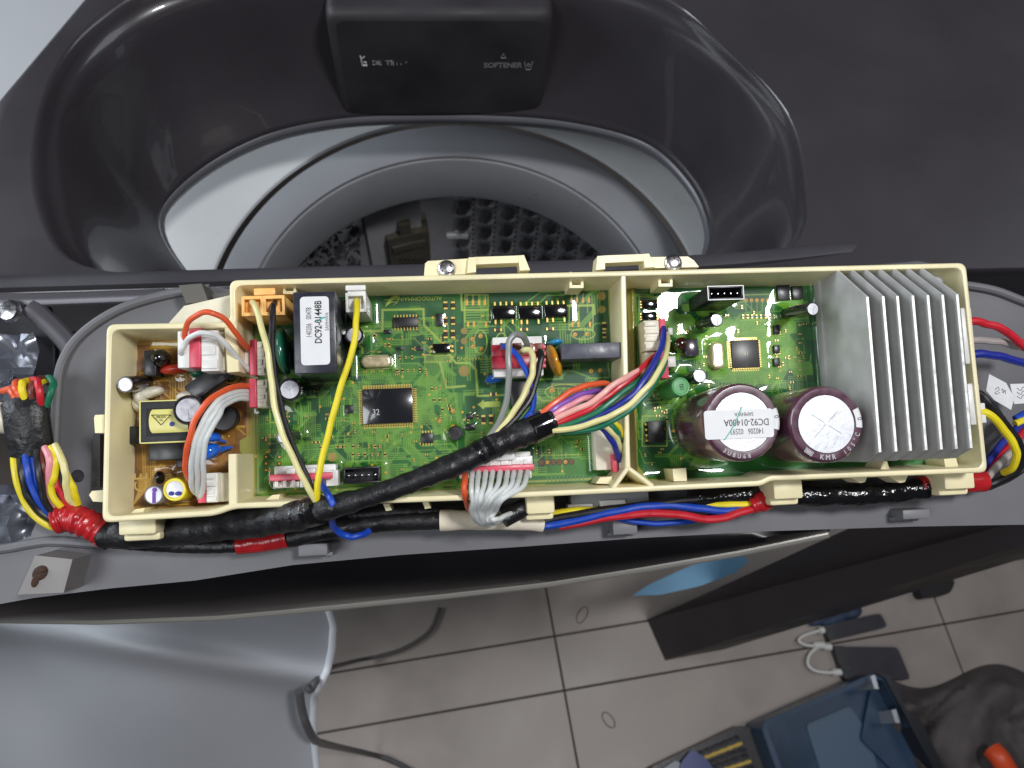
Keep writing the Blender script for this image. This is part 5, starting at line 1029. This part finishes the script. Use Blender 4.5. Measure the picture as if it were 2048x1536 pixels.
foil(10, 735, 26, 30, 1, -48); foil(10, 1050, 30, 34, 2, -40)
pn = thing('plug_end', 'ivory plug end cut by the left frame edge beside the bound wires', 'plug', T(0, 835, -14)); obj('body', MB().tube(path([(-30, 836, -12), (6, 836, -12), (24, 838, -12)], 4), 6.2, 16), IVORY, pn)
# ================================================================ SURROUNDINGS
ZF = -900.0
fo = WZ(1129, 1381, ZF); fu = WZ(1638, 1292, ZF)-fo; fu[2] = 0; fu /= np.linalg.norm(fu); fv = np.array([-fu[1], fu[0], 0])
m = MB(); c = fo+np.array([0, 0, -3.0]); m.add([c+fu*a+fv*b for a, b in ((-2500, -2500), (2500, -2500), (2500, 2500), (-2500, 2500))], [(0, 1, 2, 3)])
floor = obj('floor', m, mat('grout', lin(62, 56, 52), .8), None, smooth=0, frame='W', kind='structure')
TILE = mat('stone_tile', lin(160, 150, 143), .42, noise=(9, .2), bump=(120, .06, .3))
us = [-1740, -1160, -580, 0, 580, 1160, 1740]; vs = [-1500, -1060, -560, -440+4, 0, 74, 560, 1060, 1560, 2060]
vs = [-1440, -960, -480, 0, 74, 554, 1034, 1514, 1994]
for i in range(len(us)-1):
    for j in range(len(vs)-1):
        m = MB().box(us[i]+1.2, us[i+1]-1.2, vs[j]+1.2, vs[j+1]-1.2, -8, 0, .8, 1); m.xf(lambda v: fo+fu*v[0]+fv*v[1]+np.array([0, 0, v[2]])); obj('tile', m, TILE, floor, smooth=0, frame='W')
def oval(px, py, a, b, rot): # faint ring marks left on the tiles
    return MB().tube([WZ(px+a*math.cos(t)*math.cos(rot)-b*math.sin(t)*math.sin(rot), py+a*math.cos(t)*math.sin(rot)+b*math.sin(t)*math.cos(rot), ZF+.6) for t in np.linspace(0, 2*math.pi, 24)], .8, 6)
for (x, y, rot, side) in ((1164, 1230, -1.1, 'nearer the machine'), (1217, 1440, .95, 'farther from the machine')): 
    o = obj('rubber_band', oval(x, y, 18, 9, rot), mat('band_brown', lin(120, 104, 100), .6), None, frame='W', label='small brown loop lying on the tiles '+side, cat='rubber band', group='loops on the tiles')
# dark upright cabinet panel on the right
sb = [WZ(1294, 1240, ZF), WZ(1330, 1321, ZF)]; st_ = [WZ(1690, 1060, -330), WZ(1960, 1118, -330)]
e1, e2 = WZ(2300, 820, -330), WZ(2330, 900, -330)
m = MB(); V = [sb[0], sb[1], st_[1]+(st_[1]-sb[1])*.5, st_[0]+(st_[0]-sb[0])*.5]; bk_ = np.array([90, 10, 0.])
m.add([*V, *[v+bk_ for v in V]], [(0, 1, 2, 3), (7, 6, 5, 4), (0, 4, 5, 1), (1, 5, 6, 2), (2, 6, 7, 3), (3, 7, 4, 0)])
cb = obj('cabinet_panel', m, SLAB, None, smooth=0, frame='W', label='long dark upright panel standing on the floor at the right, beneath the machine front', cat='panel')
# pale curved sheet at the lower left
sp = thing('plastic_sheet', 'large pale grey-white curved panel filling the lower left corner below the fascia', 'plastic panel', WZ(300, 1400, -520), frame='W')
rx = [1205, 1222, 1250, 1300, 1340, 1370, 1395, 1440, 1480, 1536, 1620]; rxx = [656, 660, 668, 664, 655, 641, 628, 626, 628, 634, 640]
A = []
for y in np.linspace(1195, 1640, 40):
    xr = np.interp(y, rx, rxx); row = []
    for t in np.linspace(0, 1, 44):
        x = -260+(xr+260)*t; s2 = (y-1195)/445
        ridge = math.exp(-((y-(1252+.17*x))/26)**2)*16; wave = 14*math.sin(x*.0075+y*.004)+10*math.sin(x*.013-y*.011)
        row.append(WZ(x, y, -330-170*s2+ridge+wave))
    A.append(row)
A = np.array(A); obj('sheet', MB().grid(A), SHEET, sp, smooth=80, frame='W')
E_ = A[:, -1]; obj('rolled_edge', MB().tube(E_+np.array([0, 0, 1.5]), 3.0, 10), mat('edge_white', lin(214, 218, 224), .4), sp, frame='W')
ca = thing('power_cable', 'dark grey cable hooked over the pale panel edge and trailing across the tiles', 'cable', WZ(640, 1400, -400), frame='W')
CB = mat('cable_grey', lin(82, 80, 82), .45)
obj('cable', MB().tube(spline([WZ(598, 1382, -385), WZ(604, 1420, -398), WZ(614, 1452, -410), WZ(630, 1480, -450), WZ(650, 1488, -560), WZ(690, 1497, -740), WZ(740, 1508, -870), WZ(780, 1520, -893), WZ(830, 1545, -894)], 8), 3.4, 10), CB, ca, frame='W')
obj('cable', MB().tube(spline([WZ(612, 1372, -380), WZ(622, 1380, -384), WZ(638, 1354, -400), WZ(656, 1338, -560), WZ(690, 1328, -760), WZ(720, 1320, -870), WZ(760, 1312, -892), WZ(810, 1296, -894), WZ(860, 1262, -894), WZ(880, 1215, -894)], 8), 2.6, 10), CB, ca, frame='W')
# white cabinet beyond the deck's left edge
wc_ = thing('white_cabinet', 'white appliance side beyond the left edge of the machine, top left corner', 'cabinet', (-700, 500, -300), frame='W')
obj('side', MB().box(-1400, -300, 150, 1600, -420, -360, 4), mat('cabinet_white', lin(186, 188, 192), .4, noise=(5, .04)), wc_, frame='W')
# things on the floor, lower right
def flat(px, z): return [WZ(a, b, z) for a, b in px]
def slab(name, px, h, m, parent=None, z=ZF, r=0, **kw):
    P = np.array([p[:2] for p in flat(px, z+h)]); P = fillet(P, r, 4) if r else P
    return obj(name, MB().prism(P, z+.3, z+h, 0), m, parent, smooth=30, frame='W', **kw)
def powerbank(P, cap, label, loops):
    t = thing('power_bank', label, 'power bank', WZ(*P[0], ZF), frame='W', group='power banks on the tiles')
    slab('body', P, 14, PHONE, t, r=7); slab('end_cap', cap, 14.6, BLACKP, t, r=2)
    c = thing('charging_cable', 'short white charging cable looped from the '+('rear' if 'rear' in label else 'front')+' dark power bank', 'cable', WZ(*loops[0], ZF), frame='W', group='white cables on the tiles')
    obj('cable', MB().tube(spline([WZ(a, b, ZF+9) for a, b in loops], 8), 2.3, 8), WHITE, c, frame='W')
    for k in (0, -1): obj('cable_plug', MB().tube(spline([WZ(*loops[k], ZF+9), WZ(*loops[1 if k == 0 else -2], ZF+9)], 4)[:3], 5, 10), WHITE, c, frame='W')
powerbank([(1660, 1248), (1761, 1226), (1776, 1254), (1668, 1280)], [(1648, 1252), (1664, 1248), (1674, 1279), (1660, 1283)], 'dark grey power bank lying on the tiles, rear one of the two', [(1650, 1259), (1632, 1263), (1606, 1272), (1598, 1282), (1616, 1291), (1648, 1290)])
powerbank([(1682, 1293), (1795, 1294), (1822, 1360), (1700, 1357)], [(1666, 1291), (1690, 1292), (1708, 1360), (1690, 1358)], 'larger dark grey power bank on the tiles beside the toolbox, front one of the two', [(1662, 1294), (1640, 1293), (1620, 1308), (1616, 1328), (1630, 1341), (1656, 1345), (1682, 1344)])
bag = thing('pouch', 'small dark pouch lying in shadow below the dark upright panel', 'pouch', WZ(1875, 1175, ZF), frame='W'); c = WZ(1872, 1178, ZF+16); slab('body', [(1836, 1170), (1850, 1160), (1904, 1154), (1910, 1166), (1900, 1188), (1844, 1196)], 22, mat('pouch_black', lin(30, 28, 32), .6), bag, r=8)
gl = thing('glove', 'crumpled dark blue cloth beside the rear power bank', 'cloth', WZ(1690, 1232, ZF), frame='W'); m = MB()
for (a, b, x, y, z) in ((1672, 1236, 26, 10, 9), (1704, 1226, 16, 9, 11), (1640, 1240, 18, 7, 6)): m.ball(WZ(a, b, ZF+8), x, y, z, 16, 10, .3)
obj('cloth', m, mat('blue_cloth', lin(52, 66, 92), .6, noise=(60, .3), bump=(200, .6, 2)), gl, frame='W', smooth=60)
bl = thing('blue_sheet', 'light blue tapering plastic strip lying under the fascia above the tiles', 'plastic strip', WZ(1380, 1150, -620), frame='W')
P = fillet(np.array([p[:2] for p in flat([(1264, 1191), (1300, 1168), (1380, 1132), (1474, 1103), (1499, 1121), (1470, 1146), (1400, 1172), (1320, 1190)], -620)]), 2, 3); obj('strip', MB().prism(P, -622, -620), mat('light_blue_plastic', lin(104, 156, 190), .4, noise=(20, .06)), bl, frame='W')
# open toolbox: navy lid, bit case
tb = thing('toolbox', 'open navy plastic toolbox with its lid tipped back, bottom right', 'toolbox', WZ(1690, 1450, ZF), frame='W')
lid = [(1519, 1446), (1748, 1345), (1772, 1352), (1880, 1545), (1900, 1640), (1590, 1640)]
P = np.array([p[:2] for p in flat(lid, ZF+70)]); n_ = len(P)
outp = fillet(P, 14, 5); inn = fillet(offset_poly(P if sum(P[i-1][0]*P[i][1]-P[i][0]*P[i-1][1] for i in range(n_)) > 0 else P[::-1], 7), 10, 5)
if sum(P[i-1][0]*P[i][1]-P[i][0]*P[i-1][1] for i in range(n_)) < 0: outp = fillet(P[::-1], 14, 5)
k = len(outp); m = MB().grid(np.array([np.c_[outp, np.full(k, ZF+2)], np.c_[outp, np.full(k, ZF+69)], np.c_[outp*.98+inn*.02, np.full(k, ZF+70)], np.c_[inn, np.full(k, ZF+70)], np.c_[inn, np.full(k, ZF+34)]]), closed=True); m.add(np.c_[inn, np.full(k, ZF+34)], [list(range(k))]); obj('lid', m, NAVYBOX, tb, smooth=30, frame='W')
slab('inner_step', [(1745, 1362), (1764, 1364), (1850, 1540), (1790, 1545), (1722, 1478)], 42, NAVYBOX, tb, r=6); slab('recess_label', [(1612, 1450), (1700, 1412), (1740, 1470), (1760, 1560), (1660, 1600)], 36, mat('pale_navy', lin(78, 100, 122), .35), tb, r=5)
slab('hinge_edge', [(1752, 1346), (1778, 1350), (1800, 1385), (1812, 1420), (1842, 1440), (1900, 1560), (1880, 1560), (1770, 1356)], 76, mat('black_hinge', lin(22, 24, 32), .3), tb); 
for a, b in ((1790, 1420), (1748, 1352)): slab('latch', [(a-7, b), (a+2, b-2), (a+10, b+26), (a+1, b+26)], 80, mat('latch_shine', lin(180, 184, 190), .25, metal=.5), tb)
bc = thing('bit_case', 'black case of steel drill bits beside the navy toolbox at the bottom edge', 'bit set', WZ(1420, 1510, ZF), frame='W')
slab('case', [(1300, 1536), (1480, 1450), (1520, 1462), (1540, 1560), (1440, 1620), (1280, 1600)], 26, BLACKP, bc, r=6)
for k in range(6): a, b = WZ(1386+k*9, 1512+k*9, ZF+30), WZ(1478+k*6, 1474+k*12, ZF+30); obj('drill_bit', MB().tube(np.linspace(a, b, 12), np.where(np.arange(12) % 2, 2.0, 2.8), 8), [SILVER, GOLD, SILVER, SILVER, GOLD, SILVER][k], bc, frame='W')
slab('tool_handle', [(1360, 1528), (1384, 1498), (1414, 1518), (1440, 1560), (1360, 1580)], 38, mat('navy_handle', lin(34, 52, 120), .3), bc, r=6); slab('tool_handle', [(1322, 1540), (1352, 1520), (1372, 1536), (1350, 1570)], 34, mat('grey_handle', lin(130, 136, 146), .35), bc, r=5)
cl = thing('cloth', 'heap of dark grey cloth in the bottom right corner', 'cloth', WZ(1930, 1450, ZF), frame='W'); A = []
rk = np.random.default_rng(3)
for i in range(46):
    row = []
    for j in range(46):
        u, v = j/45, i/45; x, y = 1770+u*420, 1352+v*330
        e = min(1, 5*u*(1-u)*2)*min(1, 5*v*(1-v)*2); f = 26*abs(math.sin(u*7+2.2*math.sin(v*4)))**.6+18*abs(math.sin(v*8+u*5))**.7+5*math.sin(u*31+v*19)-24
        row.append(WZ(x-30*math.sin(v*7)*(1-u)+35*v*(1-u), y+24*math.sin(u*9)*(1-v), ZF+2+e*(44+f)))
    A.append(row)
obj('fabric', MB().grid(np.array(A)), FABRIC, cl, smooth=80, frame='W')
og_ = thing('orange_tool', 'bright orange tool grip half sunk in the grey cloth', 'tool', WZ(2000, 1520, ZF+90), frame='W'); obj('grip', MB().tube(spline([WZ(1985, 1500, ZF+84), WZ(2002, 1520, ZF+90), WZ(2030, 1570, ZF+80)], 6), 13, 14), mat('orange_rubber', lin(228, 84, 44), .4), og_, frame='W')
